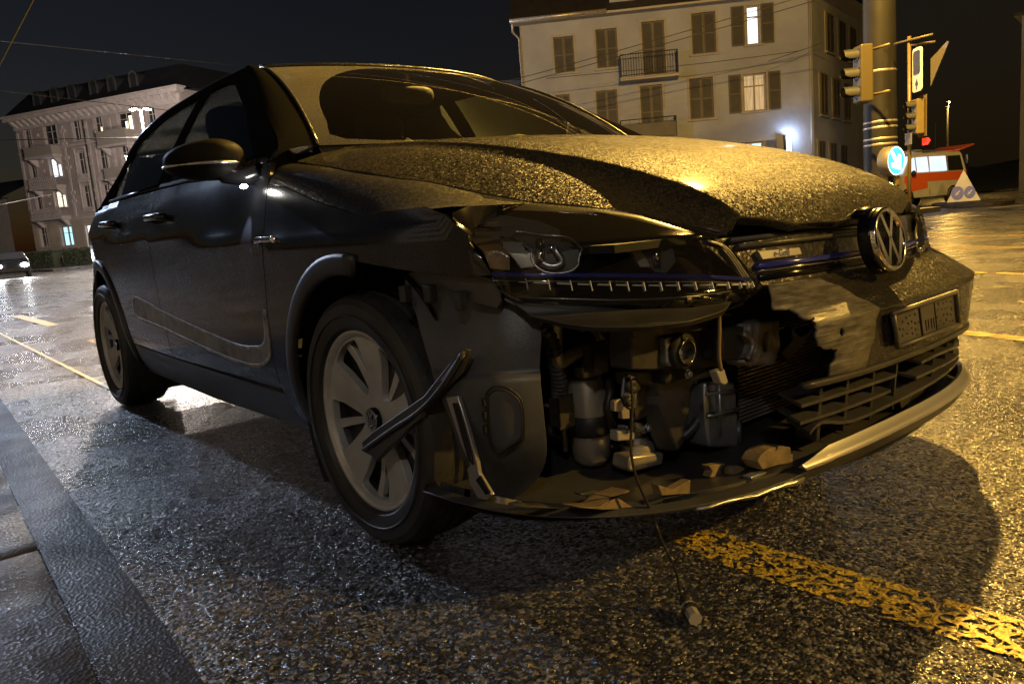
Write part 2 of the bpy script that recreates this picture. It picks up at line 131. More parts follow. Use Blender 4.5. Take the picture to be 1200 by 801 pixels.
D={'lens':[[-0.6656,10.4023],[-0.6071,10.6523],[-0.5553,10.9516],[-0.529,11.1341],[-0.5122,11.0761],[-0.4644,10.9403],[-0.417,10.7716],[-0.3878,10.545],[-0.3683,10.2973],[-0.3461,10.0559],[-0.3277,9.9183],[-0.2994,9.8017],[-0.2794,9.5409],[-0.2612,9.294],[-0.248,9.0017],[-0.3068,8.8772],[-0.3805,8.8436],[-0.4475,8.983],[-0.5105,9.061],[-0.5647,9.1268],[-0.6076,9.2142],[-0.6464,9.3867],[-0.6561,9.6157]],'marker':[[-0.663,10.3879],[-0.609,10.3645],[-0.6215,9.6772],[-0.6579,9.7108]],'panel2':[[-0.5914,10.3542],[-0.5673,10.3015],[-0.5804,10.0981],[-0.5794,9.7172],[-0.5981,9.7085],[-0.6126,9.9451]],'proj1':[[-0.5681,10.4589],[-0.5498,10.5859],[-0.5229,10.419],[-0.4998,10.3146],[-0.5197,9.7995],[-0.5227,9.6963],[-0.538,9.6064],[-0.5687,9.6255],[-0.5832,9.8453],[-0.5662,10.3138]],'proj1cyl':[[-0.5453,10.2645],[-0.5707,9.7874]],'proj1u':[[-0.5277,10.2856],[-0.5473,9.9897],[-0.5426,9.7925],[-0.5483,9.7141],[-0.5609,9.7061],[-0.5702,9.7631]],'proj2':[[-0.4483,9.9818],[-0.4311,10.063],[-0.3808,10.0427],[-0.3786,9.6559],[-0.3969,9.5021],[-0.4128,9.5394],[-0.4239,9.6732],[-0.4364,9.6274]],'proj2arm':[[-0.4643,10.1232],[-0.4333,10.0427],[-0.4484,9.9754],[-0.4673,10.0602]],'proj2side':[[-0.4484,9.9754],[-0.4366,9.6164],[-0.4231,9.6047],[-0.4257,9.6977],[-0.4346,9.9353]],'proj2cyl':[[-0.4089,9.8806],[-0.413,9.6183]],'brow1':[[-0.6111,10.6273],[-0.529,11.1341],[-0.4938,10.8528],[-0.4916,10.5741],[-0.5057,10.3936],[-0.5248,10.4463],[-0.5478,10.6093],[-0.569,10.4602],[-0.6198,10.5535]],'bluestrip':[[-0.656,9.6201],[-0.5676,9.5761],[-0.4793,9.5141],[-0.4148,9.45],[-0.3413,9.3621],[-0.2692,9.2306]],'ledrow':[[-0.6117,9.5132],[-0.5453,9.4442],[-0.482,9.3785],[-0.4247,9.3141],[-0.36,9.2441],[-0.2954,9.1613],[-0.2658,9.1202]],'lowline':[[-0.6258,9.2794],[-0.5416,9.198],[-0.4886,9.1211],[-0.4455,9.0705],[-0.3753,9.0092],[-0.3075,9.0244]],'stripeA':[[-0.328,9.9066],[-0.3012,9.7878],[-0.2827,9.5322],[-0.2659,9.1765]],'stripeB':[[-0.3284,9.8896],[-0.3044,9.7755],[-0.2862,9.5119],[-0.2709,9.167]],'stripeC':[[-0.3065,9.7523],[-0.2898,9.4916],[-0.2758,9.1572]],'housing':[[-0.6467,9.3748],[-0.6078,9.2082],[-0.5651,9.1069],[-0.4484,8.9496],[-0.3812,8.8368],[-0.3063,8.8881],[-0.3395,8.5054],[-0.4045,8.0828],[-0.4688,8.0191],[-0.5298,8.2414],[-0.5783,8.742]],'grille':[[-0.2947,9.9358],[-0.169,9.9493],[0.055,9.9302],[0.3933,9.8939],[0.4281,9.646],[0.4533,8.7563],[0.1965,9.0099],[0.0394,8.9042],[-0.0762,9.0318],[-0.2336,9.1202]],'gr_upper':[[-0.2886,9.8624],[0.0441,9.8469],[0.4107,9.8218]],'gr_bar1':[[-0.2776,9.7465],[-0.1387,9.7438],[0.046,9.7156],[0.4281,9.6703]],'gr_strip':[[-0.2472,9.3927],[-0.1235,9.3758],[0.0488,9.3384],[0.2029,9.3132],[0.4651,9.0944]],'gr_low':[[-0.232,9.223],[-0.0718,9.1538],[0.203,9.1224],[0.4714,8.7819]],'badge':[[-0.2444,9.6443],[-0.151,9.6166],[-0.1493,9.5073],[-0.2386,9.5101]],'tear':[[-0.2373,9.0337],[-0.2694,8.1018],[-0.2831,7.7733],[-0.2573,7.7177],[-0.2546,7.4722],[-0.253,7.2601],[-0.2358,7.2544],[-0.2424,7.0603],[-0.2447,6.5274],[-0.2378,6.0949],[-0.2258,5.9398],[-0.2071,5.923],[-0.1916,5.8286],[-0.1948,5.6582],[-0.2056,5.5176],[-0.2073,5.3404]],'scuffline':[[-0.2373,9.0337],[-0.1832,9.0182],[-0.1225,8.9424],[-0.1044,8.2193],[-0.1039,7.5991],[-0.0927,7.3133],[-0.0897,7.0711],[-0.1017,6.5364],[-0.1008,5.7928],[-0.1093,5.5452],[-0.1174,5.2655]],'scuffbase':[[-0.2073,5.3404],[-0.1174,5.2655]],'scuffhole':[[-0.1866,6.5847],[-0.1799,6.3575],[-0.1845,6.1881],[-0.192,6.4098]],'facebase':[[-0.1174,5.2655],[-0.0086,5.2697],[0.1398,5.2571],[0.3351,5.1912]],'trimbar':[[-0.2621,5.2567],[-0.1802,5.2196],[-0.076,5.1892],[0.0701,5.1809],[0.2211,5.1798],[0.3717,4.9933]],'slatA1':[[0.1046,3.8714],[0.2037,3.8603],[0.4284,3.5888]],'slatA2':[[0.0858,3.5669],[0.2,3.5377],[0.3602,3.4404]],'slatB1':[[-0.2517,3.8864],[-0.146,3.8788],[0.0084,3.8158]],'slatB2':[[-0.2537,3.5518],[-0.1451,3.5444],[-0.0085,3.5356]],'slatC':[[-0.2328,3.3252],[-0.2038,3.4485],[-0.1266,3.2691],[0.0155,3.2741],[0.1748,3.2993],[0.3613,3.3056]],'chrome':[[-0.2632,1.5376],[-0.1891,2.245],[-0.0532,2.5952],[-0.0036,2.5375],[0.1422,2.4023],[0.3175,2.3366],[0.4014,2.0756]],'plate':[[-0.0747,6.694],[0.1562,6.8081],[0.1949,5.5583],[-0.0461,5.573]],'platebar':[[-0.0446,6.868],[0.1553,6.8727]],'shelfmark':[[0.3231,8.1229],[0.3348,7.7804]],'lipR':[[-0.7318,1.6026],[-0.6723,1.5795],[-0.6136,1.5988],[-0.5487,1.5321],[-0.4716,1.4501],[-0.3981,1.3044],[-0.328,1.3186],[-0.2746,1.6773]],'linerpoly':[[-0.8852,0.6653],[-0.7886,0.6643],[-0.7056,0.6483],[-0.6701,0.6208],[-0.6408,0.5899],[-0.6317,0.5517],[-0.6374,0.4792],[-0.6364,0.3979],[-0.6374,0.3054],[-0.6545,0.2431],[-0.6894,0.2018],[-0.7333,0.1735],[-0.7696,0.2295],[-0.7903,0.3551],[-0.8284,0.4743],[-0.8581,0.5785]],'flap':[[-0.7164,0.4344],[-0.7075,0.4477],[-0.6921,0.4518],[-0.6794,0.4442],[-0.6641,0.4185],[-0.6654,0.3581],[-0.6722,0.3387],[-0.6892,0.3233],[-0.7033,0.3093],[-0.7145,0.3172],[-0.7202,0.3529]],'fenderstrip':[[-0.7876,9.6579],[-0.7083,9.6184],[-0.6522,9.5169],[-0.6537,9.2279],[-0.6672,9.0829],[-0.7118,9.1607],[-0.7713,9.4097]],'crease':[[-0.0459,-0.6438],[0.1734,-0.5514],[0.3741,-0.5127],[0.5437,-0.473],[0.6158,-0.4457],[0.7105,-0.4263]],'hoodedge':[[0.0803,-0.7596],[0.1666,-0.7307],[0.3051,-0.6938],[0.4204,-0.645],[0.5329,-0.5636],[0.5962,-0.5083],[0.67,-0.4639],[0.7409,-0.4171]],'beam':[[0.655,-0.6192,0.5504],[0.655,-0.509,0.5393],[0.655,-0.4097,0.5312],[0.655,-0.3368,0.5269],[0.655,-0.3417,0.4094],[0.655,-0.4284,0.4236],[0.655,-0.532,0.4404],[0.655,-0.6226,0.4573]],'beamstep':[[0.66,-0.6273,0.5222],[0.66,-0.3455,0.5022]],'beamtop':[[0.665,-0.6303,0.5525],[0.665,-0.4229,0.5335],[0.665,-0.3507,0.5292],[0.665,-0.3526,0.5017],[0.665,-0.4247,0.5074],[0.665,-0.6328,0.5234]],'towplate':[[0.672,-0.5351,0.5067],[0.672,-0.5249,0.51],[0.672,-0.4971,0.5083],[0.672,-0.477,0.5008],[0.672,-0.4624,0.4852],[0.672,-0.4523,0.4785],[0.672,-0.4526,0.4375],[0.672,-0.5272,0.4484],[0.672,-0.5366,0.4566]],'towring':[[0.68,-0.4945,0.4745],[0.68,-0.4708,0.4705]],'greybox':[[0.67,-0.3488,0.5344],[0.67,-0.3024,0.5298],[0.67,-0.3043,0.4994],[0.67,-0.3508,0.5045]],'castbox':[[0.71,-0.4044,0.5102],[0.71,-0.3134,0.5007],[0.71,-0.3103,0.4718],[0.71,-0.3207,0.4282],[0.71,-0.4023,0.441]],'cast':[[0.715,-0.3208,0.5041],[0.715,-0.2166,0.4984],[0.715,-0.2055,0.4914],[0.715,-0.2121,0.4636],[0.715,-0.2212,0.411],[0.715,-0.2469,0.4076],[0.715,-0.29,0.4133],[0.715,-0.3259,0.4184],[0.715,-0.3428,0.4308],[0.715,-0.3128,0.4377],[0.715,-0.2997,0.4564],[0.715,-0.3163,0.4799]],'castridge':[[0.73,-0.3587,0.4926],[0.73,-0.3361,0.4823],[0.73,-0.3254,0.4634],[0.73,-0.3352,0.4462],[0.73,-0.3475,0.4381]],'castshadow':[[0.73,-0.3321,0.5004],[0.73,-0.3095,0.4798],[0.73,-0.3018,0.4578],[0.73,-0.3121,0.4353],[0.73,-0.3249,0.4203]],'casthole':[[0.725,-0.2556,0.4844],[0.725,-0.2437,0.4727],[0.725,-0.2417,0.4511],[0.725,-0.2489,0.4346],[0.725,-0.2627,0.4334],[0.725,-0.2746,0.4425],[0.725,-0.2773,0.4605],[0.725,-0.2715,0.477]],'bracketX':[[0.7,-0.1127,0.4698],[0.7,-0.0996,0.4527],[0.7,-0.0814,0.4423],[0.7,-0.0282,0.4546],[0.7,-0.0207,0.4458],[0.7,-0.0777,0.4189],[0.7,-0.1394,0.389],[0.7,-0.1479,0.4005],[0.7,-0.1694,0.4167],[0.7,-0.1141,0.4399],[0.7,-0.1225,0.4563]],'bracketY':[[0.69,-0.1703,0.4235],[0.69,-0.1062,0.4406],[0.69,-0.0538,0.4554],[0.69,-0.0447,0.4437],[0.69,-0.0974,0.4316],[0.69,-0.1576,0.4114]],'radiator':[[0.6,-0.1514,0.3613],[0.6,0.2479,0.3522],[0.6,0.0808,0.169],[0.6,-0.1829,0.2152]],'tank':[[0.63,-0.3586,0.3778],[0.63,-0.2482,0.3617],[0.63,-0.2413,0.3207],[0.63,-0.2425,0.3105],[0.63,-0.2402,0.2611],[0.63,-0.2345,0.1972],[0.63,-0.3526,0.2272],[0.63,-0.3584,0.2806]],'tanksplit':[[0.635,-0.367,0.3548],[0.635,-0.2569,0.3396],[0.635,-0.3677,0.3043],[0.635,-0.2472,0.2941],[0.635,-0.3189,0.3723],[0.635,-0.3211,0.2492]],'tankclip':[[0.64,-0.2498,0.2689],[0.64,-0.24,0.2626],[0.64,-0.2422,0.2038],[0.64,-0.249,0.2043]],'duct':[[0.5922,-0.541,0.4334],[0.6289,-0.3945,0.4131],[0.6438,-0.3349,0.4053],[0.6436,-0.3358,0.3892],[0.6285,-0.3959,0.3867],[0.626,-0.4061,0.3689],[0.6254,-0.4085,0.3265],[0.6231,-0.4176,0.2995],[0.6206,-0.4275,0.2727],[0.6225,-0.4198,0.265],[0.616,-0.4461,0.2376],[0.6116,-0.4636,0.2796],[0.6089,-0.4743,0.3196],[0.6062,-0.4854,0.3517],[0.6076,-0.4797,0.3678],[0.605,-0.4902,0.394],[0.5932,-0.5371,0.4037]],'brkA':[[0.6,-0.586,0.4292],[0.6,-0.5695,0.4344],[0.6,-0.553,0.4262],[0.6,-0.5378,0.3995],[0.6,-0.5512,0.3886],[0.6,-0.5561,0.3606],[0.6,-0.5758,0.3615],[0.6,-0.595,0.3926]],'brkAhole':[[0.605,-0.5748,0.4108],[0.605,-0.588,0.3817]],'brkB':[[0.595,-0.6142,0.3843],[0.595,-0.5948,0.3869],[0.595,-0.5868,0.3683],[0.595,-0.5705,0.358],[0.595,-0.5721,0.3396],[0.595,-0.5938,0.3435],[0.595,-0.5949,0.3583],[0.595,-0.616,0.3647]],'hornaxis':[[0.56,-0.4779,0.2862],[0.56,-0.4811,0.2617],[0.56,-0.4808,0.2512],[0.56,-0.482,0.2367]],'hornbox':[[0.575,-0.5566,0.2504],[0.575,-0.4482,0.2315],[0.575,-0.4443,0.2218],[0.575,-0.4535,0.2026],[0.575,-0.5516,0.2139],[0.575,-0.5644,0.2231]],'hornplug':[[0.57,-0.5831,0.311],[0.57,-0.5489,0.3066],[0.57,-0.5308,0.2947],[0.57,-0.5332,0.2802],[0.57,-0.5851,0.2893]],'hornarm':[[0.58,-0.5399,0.3228],[0.58,-0.5241,0.3154],[0.58,-0.4981,0.2942],[0.58,-0.5097,0.2894],[0.58,-0.5355,0.3106]],'canister':[[0.45,-0.5293,0.4502],[0.45,-0.5318,0.4234],[0.45,-0.5464,0.3245],[0.45,-0.5508,0.2781],[0.45,-0.5537,0.247],[0.45,-0.5545,0.2092]],'canw':[[0.45,-0.584,0.3794],[0.45,-0.4905,0.3602]],'canlabel':[[0.495,-0.6073,0.2894],[0.495,-0.5488,0.2751],[0.495,-0.5526,0.2607],[0.495,-0.6039,0.2736]],'pipe1':[[0.47,-0.5745,0.5264],[0.47,-0.5594,0.5312],[0.47,-0.535,0.5269],[0.47,-0.5157,0.5177],[0.47,-0.5079,0.5022],[0.47,-0.5107,0.4828]],'pipe2':[[0.46,-0.6352,0.554],[0.46,-0.6398,0.5072],[0.46,-0.6413,0.4739],[0.46,-0.6336,0.4569],[0.46,-0.6044,0.464],[0.46,-0.5698,0.4715],[0.46,-0.5399,0.4718],[0.46,-0.5101,0.465]],'collar':[[0.47,-0.5109,0.4864],[0.47,-0.5153,0.4493]],'clampnut':[[0.495,-0.5484,0.4448]],'cableA':[[0.406,-0.7346,0.403],[0.4116,-0.7161,0.3911],[0.4189,-0.6919,0.3806],[0.4294,-0.6567,0.3649],[0.4402,-0.6206,0.3506],[0.4493,-0.5903,0.3524],[0.4552,-0.5706,0.3606],[0.4613,-0.5505,0.3717],[0.4685,-0.5262,0.3858],[0.475,-0.5048,0.4006]],'cableB':[[0.4581,-0.5785,0.359],[0.4652,-0.5549,0.3676],[0.4736,-0.5267,0.3828],[0.4799,-0.5057,0.4031]],'wirebundle':[[0.52,-0.5501,0.414],[0.52,-0.5452,0.3848],[0.52,-0.5582,0.3521],[0.52,-0.5508,0.3219],[0.52,-0.5428,0.2985],[0.52,-0.5188,0.2783]],'hang':[[0.74,-0.7212,0.4735],[0.74,-0.7206,0.4265],[0.74,-0.7269,0.3806],[0.74,-0.7326,0.3408],[0.74,-0.725,0.2939],[0.74,-0.7095,0.2553],[0.74,-0.6973,0.2302],[0.74,-0.683,0.1975]],'hang2':[[0.7692,-0.7085,0.195],[0.7692,-0.6924,0.155],[0.7717,-0.6761,0.12],[0.7707,-0.6599,0.085],[0.7637,-0.6461,0.05],[0.7656,-0.6422,0.03]],'plugend':[[0.7717,-0.645,0.028],[0.7915,-0.6558,0.022],[0.8229,-0.677,0.02]],'wireplug':[[0.75,-0.4678,0.5596],[0.75,-0.4675,0.5223],[0.75,-0.4725,0.4685],[0.75,-0.4675,0.4366]],'plugbody':[[0.75,-0.482,0.4377],[0.75,-0.4554,0.4376],[0.75,-0.4438,0.4076],[0.75,-0.4576,0.4044],[0.75,-0.4705,0.4112]],'brokenbar':[[0.0314,-0.8984,0.2733],[0.0861,-0.8957,0.3067],[0.3058,-0.8847,0.417],[0.4471,-0.8776,0.5277],[0.4646,-0.8768,0.5256],[0.4312,-0.8784,0.4771],[0.2929,-0.8854,0.3763],[0.1827,-0.8909,0.2975],[0.0862,-0.8957,0.2342],[0.0707,-0.8965,0.2447],[0.0354,-0.8982,0.2487]],'barridge':[[0.0526,-0.9054,0.2604],[0.1875,-0.8986,0.33],[0.2999,-0.893,0.3864],[0.3923,-0.8884,0.4528],[0.4652,-0.8848,0.5236]],'barlower':[[0.1013,-0.9009,0.2615],[0.1808,-0.897,0.3105],[0.2393,-0.894,0.3425],[0.2822,-0.8919,0.371],[0.3029,-0.8909,0.3849],[0.2979,-0.8911,0.3694],[0.2452,-0.8937,0.3395],[0.2225,-0.8949,0.3208],[0.147,-0.8987,0.2773],[0.1054,-0.9007,0.2458]],'barslot':[[0.3777,-0.8861,0.4578],[0.4523,-0.8824,0.5189],[0.4602,-0.882,0.5154],[0.3914,-0.8854,0.4591]],'strip':[[0.3698,-0.8715,0.4187],[0.4086,-0.8696,0.4267],[0.4311,-0.8684,0.3665],[0.4517,-0.8674,0.2951],[0.454,-0.8673,0.2735],[0.4879,-0.8656,0.2364],[0.4706,-0.8665,0.2221],[0.4441,-0.8678,0.2199],[0.4234,-0.8688,0.2452],[0.4182,-0.8691,0.2756],[0.4292,-0.8685,0.2866],[0.405,-0.8697,0.3271]],'stripslot':[[0.395,-0.8743,0.411],[0.409,-0.8736,0.4127],[0.4384,-0.8721,0.3159],[0.4428,-0.8719,0.2902],[0.4303,-0.8725,0.2968]],'stripslot2':[[0.4479,-0.8716,0.2602],[0.4627,-0.8709,0.2719],[0.4884,-0.8696,0.2421],[0.4746,-0.8703,0.2348]],'shardA':[[0.74,-0.6637,0.2536],[0.74,-0.6201,0.2318],[0.74,-0.5672,0.2363],[0.74,-0.5708,0.2094],[0.74,-0.6532,0.2297]],'shardB':[[0.72,-0.4791,0.237],[0.72,-0.4238,0.2269],[0.72,-0.4424,0.2182],[0.72,-0.4286,0.2002],[0.72,-0.4779,0.2122],[0.72,-0.4685,0.2224]],'tubeC':[[0.74,-0.4401,0.2168],[0.74,-0.3689,0.1972]],'fog':[[0.8,-0.4277,0.2471],[0.8,-0.4118,0.2589],[0.8,-0.3901,0.263],[0.8,-0.3524,0.26],[0.8,-0.3073,0.2474],[0.8,-0.2967,0.2328],[0.8,-0.299,0.2109],[0.8,-0.3544,0.2202],[0.8,-0.4106,0.2256]],'shardD':[[0.8,-0.4531,0.2221],[0.8,-0.4231,0.2208],[0.8,-0.3676,0.2127],[0.8,-0.3647,0.2065],[0.8,-0.3993,0.207],[0.8,-0.448,0.2082]],'shardE':[[0.62,-0.7512,0.2343],[0.62,-0.7032,0.2283],[0.62,-0.726,0.2236],[0.62,-0.7473,0.2299]],'shardF':[[0.62,-0.7306,0.2217],[0.62,-0.6952,0.2161],[0.62,-0.6585,0.2136],[0.62,-0.6637,0.2084],[0.62,-0.7101,0.2024],[0.62,-0.6957,0.2113]],'shardG':[[0.62,-0.9171,0.2625],[0.62,-0.8911,0.259],[0.62,-0.8841,0.2524],[0.62,-0.8384,0.2384],[0.62,-0.831,0.2314],[0.62,-0.8033,0.2213],[0.62,-0.8883,0.2491]],'foil':[[0.7,-0.8292,0.2503],[0.7,-0.7813,0.2371],[0.7,-0.7512,0.2418],[0.7,-0.696,0.2441],[0.7,-0.703,0.2415],[0.7,-0.7424,0.2438],[0.7,-0.7215,0.2328],[0.7,-0.7092,0.2213],[0.7,-0.6965,0.2126],[0.7,-0.688,0.2052],[0.7,-0.7736,0.2292]],'sheen':[[0.5,-0.7998,0.2864],[0.5,-0.768,0.2863],[0.5,-0.7331,0.2856],[0.5,-0.7381,0.2801],[0.5,-0.7825,0.27],[0.5,-0.7988,0.2678]],'bayL':[[0.3,-0.6185,0.5882],[0.3,-0.5176,0.543],[0.3,-0.3465,0.5066],[0.3,-0.3925,0.0058],[0.3,-0.6709,0.0928]],'frontclip':[[0.55,-0.756,0.6037],[0.55,-0.7334,0.6008],[0.55,-0.7346,0.5885],[0.55,-0.7571,0.5931]],'conn2':[[0.45,-0.6343,0.5205],[0.45,-0.6135,0.5173],[0.45,-0.6143,0.5087],[0.45,-0.6352,0.512]],'conn1':[[0.45,-0.6196,0.5511],[0.45,-0.5939,0.5475],[0.45,-0.5947,0.5396],[0.45,-0.6204,0.5433]],'wires':[[[-9.6056,-0.8404,1.9972],[-8.9818,0.4669,4.2042]],[[-26.4193,0.6475,7.44],[-29.1028,10.2579,7.7426]],[[-36.5009,1.2079,7.9975],[-37.4496,15.8072,6.833]],[[-22.8794,17.5314,6.1386],[-21.6178,19.1449,6.3823],[-16.2245,22.7869,7.2402],[-11.7328,25.2684,7.8933]],[[-22.8662,17.4996,5.9415],[-21.6164,19.0956,6.1737],[-16.208,22.7472,6.9949],[-12.5902,24.0735,7.3247],[-10.6863,24.8686,7.5514]],[[-24.2441,22.4687,6.9463],[-20.0198,27.6941,7.0377],[-17.1887,31.2286,7.2321]],[[-18.0265,30.1144,6.8955],[-17.2995,31.4225,7.2701],[-17.1208,33.0283,7.6855]],[[-54.7139,2.8994,8.186],[-52.4838,5.5889,7.9519],[-45.478,14.0486,7.2582]],[[-48.1954,1.7698,3.5505],[-46.5291,3.8978,3.8601],[-50.677,6.9948,4.5962]]]}
# ------------------------------------------------------------------ materials
def mat(name,col=(.5,.5,.5),rough=.5,metal=0.,spec=.5,coat=0.,coatr=.1,emit=None,es=0.,bump=(),var=None,rvar=None,alpha=None,sheen=0.):
    m=bpy.data.materials.new(name); m.use_nodes=True; t=m.node_tree; N=t.nodes; L=t.links
    b=N['Principled BSDF']; b.inputs['Base Color'].default_value=(*col,1); b.inputs['Roughness'].default_value=rough
    b.inputs['Metallic'].default_value=metal; b.inputs['Specular IOR Level'].default_value=spec
    b.inputs['Coat Weight'].default_value=coat; b.inputs['Coat Roughness'].default_value=coatr
    if emit: b.inputs['Emission Color'].default_value=(*emit,1); b.inputs['Emission Strength'].default_value=es
    tc=N.new('ShaderNodeTexCoord')
    def coord(st=None):
        if not st: return tc.outputs['Object']
        mp=N.new('ShaderNodeMapping'); mp.inputs['Scale'].default_value=st[:3]
        if len(st)>3: mp.inputs['Rotation'].default_value=(0,0,st[3])
        L.new(tc.outputs['Object'],mp.inputs[0]); return mp.outputs[0]
    def tex(kind,scale,st=None,detail=4.):
        if kind=='v':
            n=N.new('ShaderNodeTexVoronoi'); n.inputs['Scale'].default_value=scale; L.new(coord(st),n.inputs['Vector']); return n.outputs['Distance'],n.outputs['Color']
        if kind=='w':
            n=N.new('ShaderNodeTexWave'); n.inputs['Scale'].default_value=scale; n.inputs['Distortion'].default_value=6; n.inputs['Detail'].default_value=3
            L.new(coord(st),n.inputs['Vector']); return n.outputs['Fac'],n.outputs['Color']
        n=N.new('ShaderNodeTexNoise'); n.inputs['Scale'].default_value=scale; n.inputs['Detail'].default_value=detail; L.new(coord(st),n.inputs['Vector']); return n.outputs['Fac'],n.outputs['Color']
    m['_']=0
    if var:   # (scale, darker factor, lighter factor [,stretch])
        f,_=tex('n',var[0],var[3] if len(var)>3 else None,6)
        r=N.new('ShaderNodeMapRange'); r.inputs[1].default_value=.3; r.inputs[2].default_value=.7; r.inputs[3].default_value=var[1]; r.inputs[4].default_value=var[2]
        L.new(f,r.inputs[0]); mx=N.new('ShaderNodeVectorMath'); mx.operation='SCALE'; mx.inputs[0].default_value=col; L.new(r.outputs[0],mx.inputs[3]); L.new(mx.outputs[0],b.inputs['Base Color'])
    if rvar:  # (scale, low, high [,stretch])
        f,_=tex('n',rvar[0],rvar[3] if len(rvar)>3 else None,6)
        r=N.new('ShaderNodeMapRange'); r.inputs[1].default_value=.35; r.inputs[2].default_value=.65; r.inputs[3].default_value=rvar[1]; r.inputs[4].default_value=rvar[2]
        L.new(f,r.inputs[0]); L.new(r.outputs[0],b.inputs['Roughness'])
    prev=None
    for (kind,scale,stren,dist,*st) in bump:
        f,_=tex(kind,scale,st[0] if st else None)
        bn=N.new('ShaderNodeBump'); bn.inputs['Strength'].default_value=stren; bn.inputs['Distance'].default_value=dist
        L.new(f,bn.inputs['Height'])
        if prev: L.new(prev,bn.inputs['Normal'])
        prev=bn.outputs[0]
    if prev: L.new(prev,b.inputs['Normal']); L.new(prev,b.inputs['Coat Normal'])
    if alpha is not None:   # see-through film
        tr=N.new('ShaderNodeBsdfTransparent'); mx=N.new('ShaderNodeMixShader'); mx.inputs[0].default_value=alpha
        L.new(tr.outputs[0],mx.inputs[1]); L.new(b.outputs[0],mx.inputs[2]); L.new(mx.outputs[0],N['Material Output'].inputs[0])
    return m
def glassmat(name,tint,rough=.02,base=.0,ior=1.5,bump=None,film=0):
    m=bpy.data.materials.new(name); m.use_nodes=True; t=m.node_tree; N=t.nodes; L=t.links
    N.remove(N['Principled BSDF'])
    tr=N.new('ShaderNodeBsdfTransparent'); tr.inputs[0].default_value=(*tint,1)
    g=N.new('ShaderNodeBsdfGlossy'); g.inputs['Roughness'].default_value=rough
    fr=N.new('ShaderNodeFresnel'); fr.inputs[0].default_value=ior
    ad=N.new('ShaderNodeMath'); ad.operation='ADD'; ad.inputs[1].default_value=base; ad.use_clamp=True
    mx=N.new('ShaderNodeMixShader'); L.new(fr.outputs[0],ad.inputs[0]); L.new(ad.outputs[0],mx.inputs[0])
    L.new(tr.outputs[0],mx.inputs[1]); L.new(g.outputs[0],mx.inputs[2]); L.new(mx.outputs[0],N['Material Output'].inputs[0])
    if film:   # a thin even layer of road dirt
        df=N.new('ShaderNodeBsdfDiffuse'); df.inputs[0].default_value=(.20,.19,.17,1); m2=N.new('ShaderNodeMixShader'); m2.inputs[0].default_value=film
        L.new(mx.outputs[0],m2.inputs[1]); L.new(df.outputs[0],m2.inputs[2]); L.new(m2.outputs[0],N['Material Output'].inputs[0])
    if bump:
        tc=N.new('ShaderNodeTexCoord'); n=N.new('ShaderNodeTexNoise'); n.inputs['Scale'].default_value=bump[0]; L.new(tc.outputs['Object'],n.inputs['Vector'])
        bn=N.new('ShaderNodeBump'); bn.inputs['Strength'].default_value=bump[1]; bn.inputs['Distance'].default_value=bump[2]; L.new(n.outputs[0],bn.inputs['Height']); L.new(bn.outputs[0],g.inputs['Normal']); L.new(bn.outputs[0],fr.inputs['Normal'])
    return m
def masked(m,kind,scale,lo,hi,st=None,detail=3.,distort=0.):
    """lets the ground show through where the paint has worn off"""
    t=m.node_tree; N=t.nodes; L=t.links; b=N['Principled BSDF']
    tc=N.new('ShaderNodeTexCoord'); n=N.new('ShaderNodeTexNoise'); n.inputs['Scale'].default_value=scale; n.inputs['Detail'].default_value=detail; n.inputs['Distortion'].default_value=distort
    mp=N.new('ShaderNodeMapping'); mp.inputs['Scale'].default_value=st or (1,1,1); L.new(tc.outputs['Object'],mp.inputs[0]); L.new(mp.outputs[0],n.inputs['Vector'])
    r=N.new('ShaderNodeMapRange'); r.inputs[1].default_value=lo; r.inputs[2].default_value=hi; L.new(n.outputs[0],r.inputs[0])
    tr=N.new('ShaderNodeBsdfTransparent'); mx=N.new('ShaderNodeMixShader'); L.new(r.outputs[0],mx.inputs[0]); L.new(tr.outputs[0],mx.inputs[1]); L.new(b.outputs[0],mx.inputs[2]); L.new(mx.outputs[0],N['Material Output'].inputs[0])
    return m
def facets(m,scale,k,into):
    """every grain or drop is tilted its own way, so each one glints by itself"""
    t=m.node_tree; N=t.nodes; L=t.links
    tc=N.new('ShaderNodeTexCoord'); v=N.new('ShaderNodeTexVoronoi'); v.inputs['Scale'].default_value=scale; L.new(tc.outputs['Object'],v.inputs['Vector'])
    sb=N.new('ShaderNodeVectorMath'); sb.operation='SUBTRACT'; sb.inputs[1].default_value=(.5,.5,.5); L.new(v.outputs['Color'],sb.inputs[0])
    sc=N.new('ShaderNodeVectorMath'); sc.operation='SCALE'; sc.inputs[3].default_value=k; L.new(sb.outputs[0],sc.inputs[0])
    g=N.new('ShaderNodeNewGeometry'); ad=N.new('ShaderNodeVectorMath'); ad.operation='ADD'; L.new(g.outputs['Normal'],ad.inputs[0]); L.new(sc.outputs[0],ad.inputs[1])
    nm=N.new('ShaderNodeVectorMath'); nm.operation='NORMALIZE'; L.new(ad.outputs[0],nm.inputs[0])
    b=[n for n in N if n.type=='BUMP' and not n.inputs['Normal'].is_linked]
    for l in list(N['Principled BSDF'].inputs['Coat Normal'].links): L.remove(l)      # the clear coat underneath stays smooth
    if b and into=='bump': L.new(nm.outputs[0],b[0].inputs['Normal'])
    else:
        p=N['Principled BSDF']; L.new(nm.outputs[0],p.inputs['Normal']); 
        if into=='both': L.new(nm.outputs[0],p.inputs['Coat Normal'])
    return m
MT={}
MT['paint']=mat('charcoal_paint',(.007,.007,.0085),.18,.0,.38,.30,.05,rvar=(3,.15,.24),bump=[('n',900,.05,.0006)])
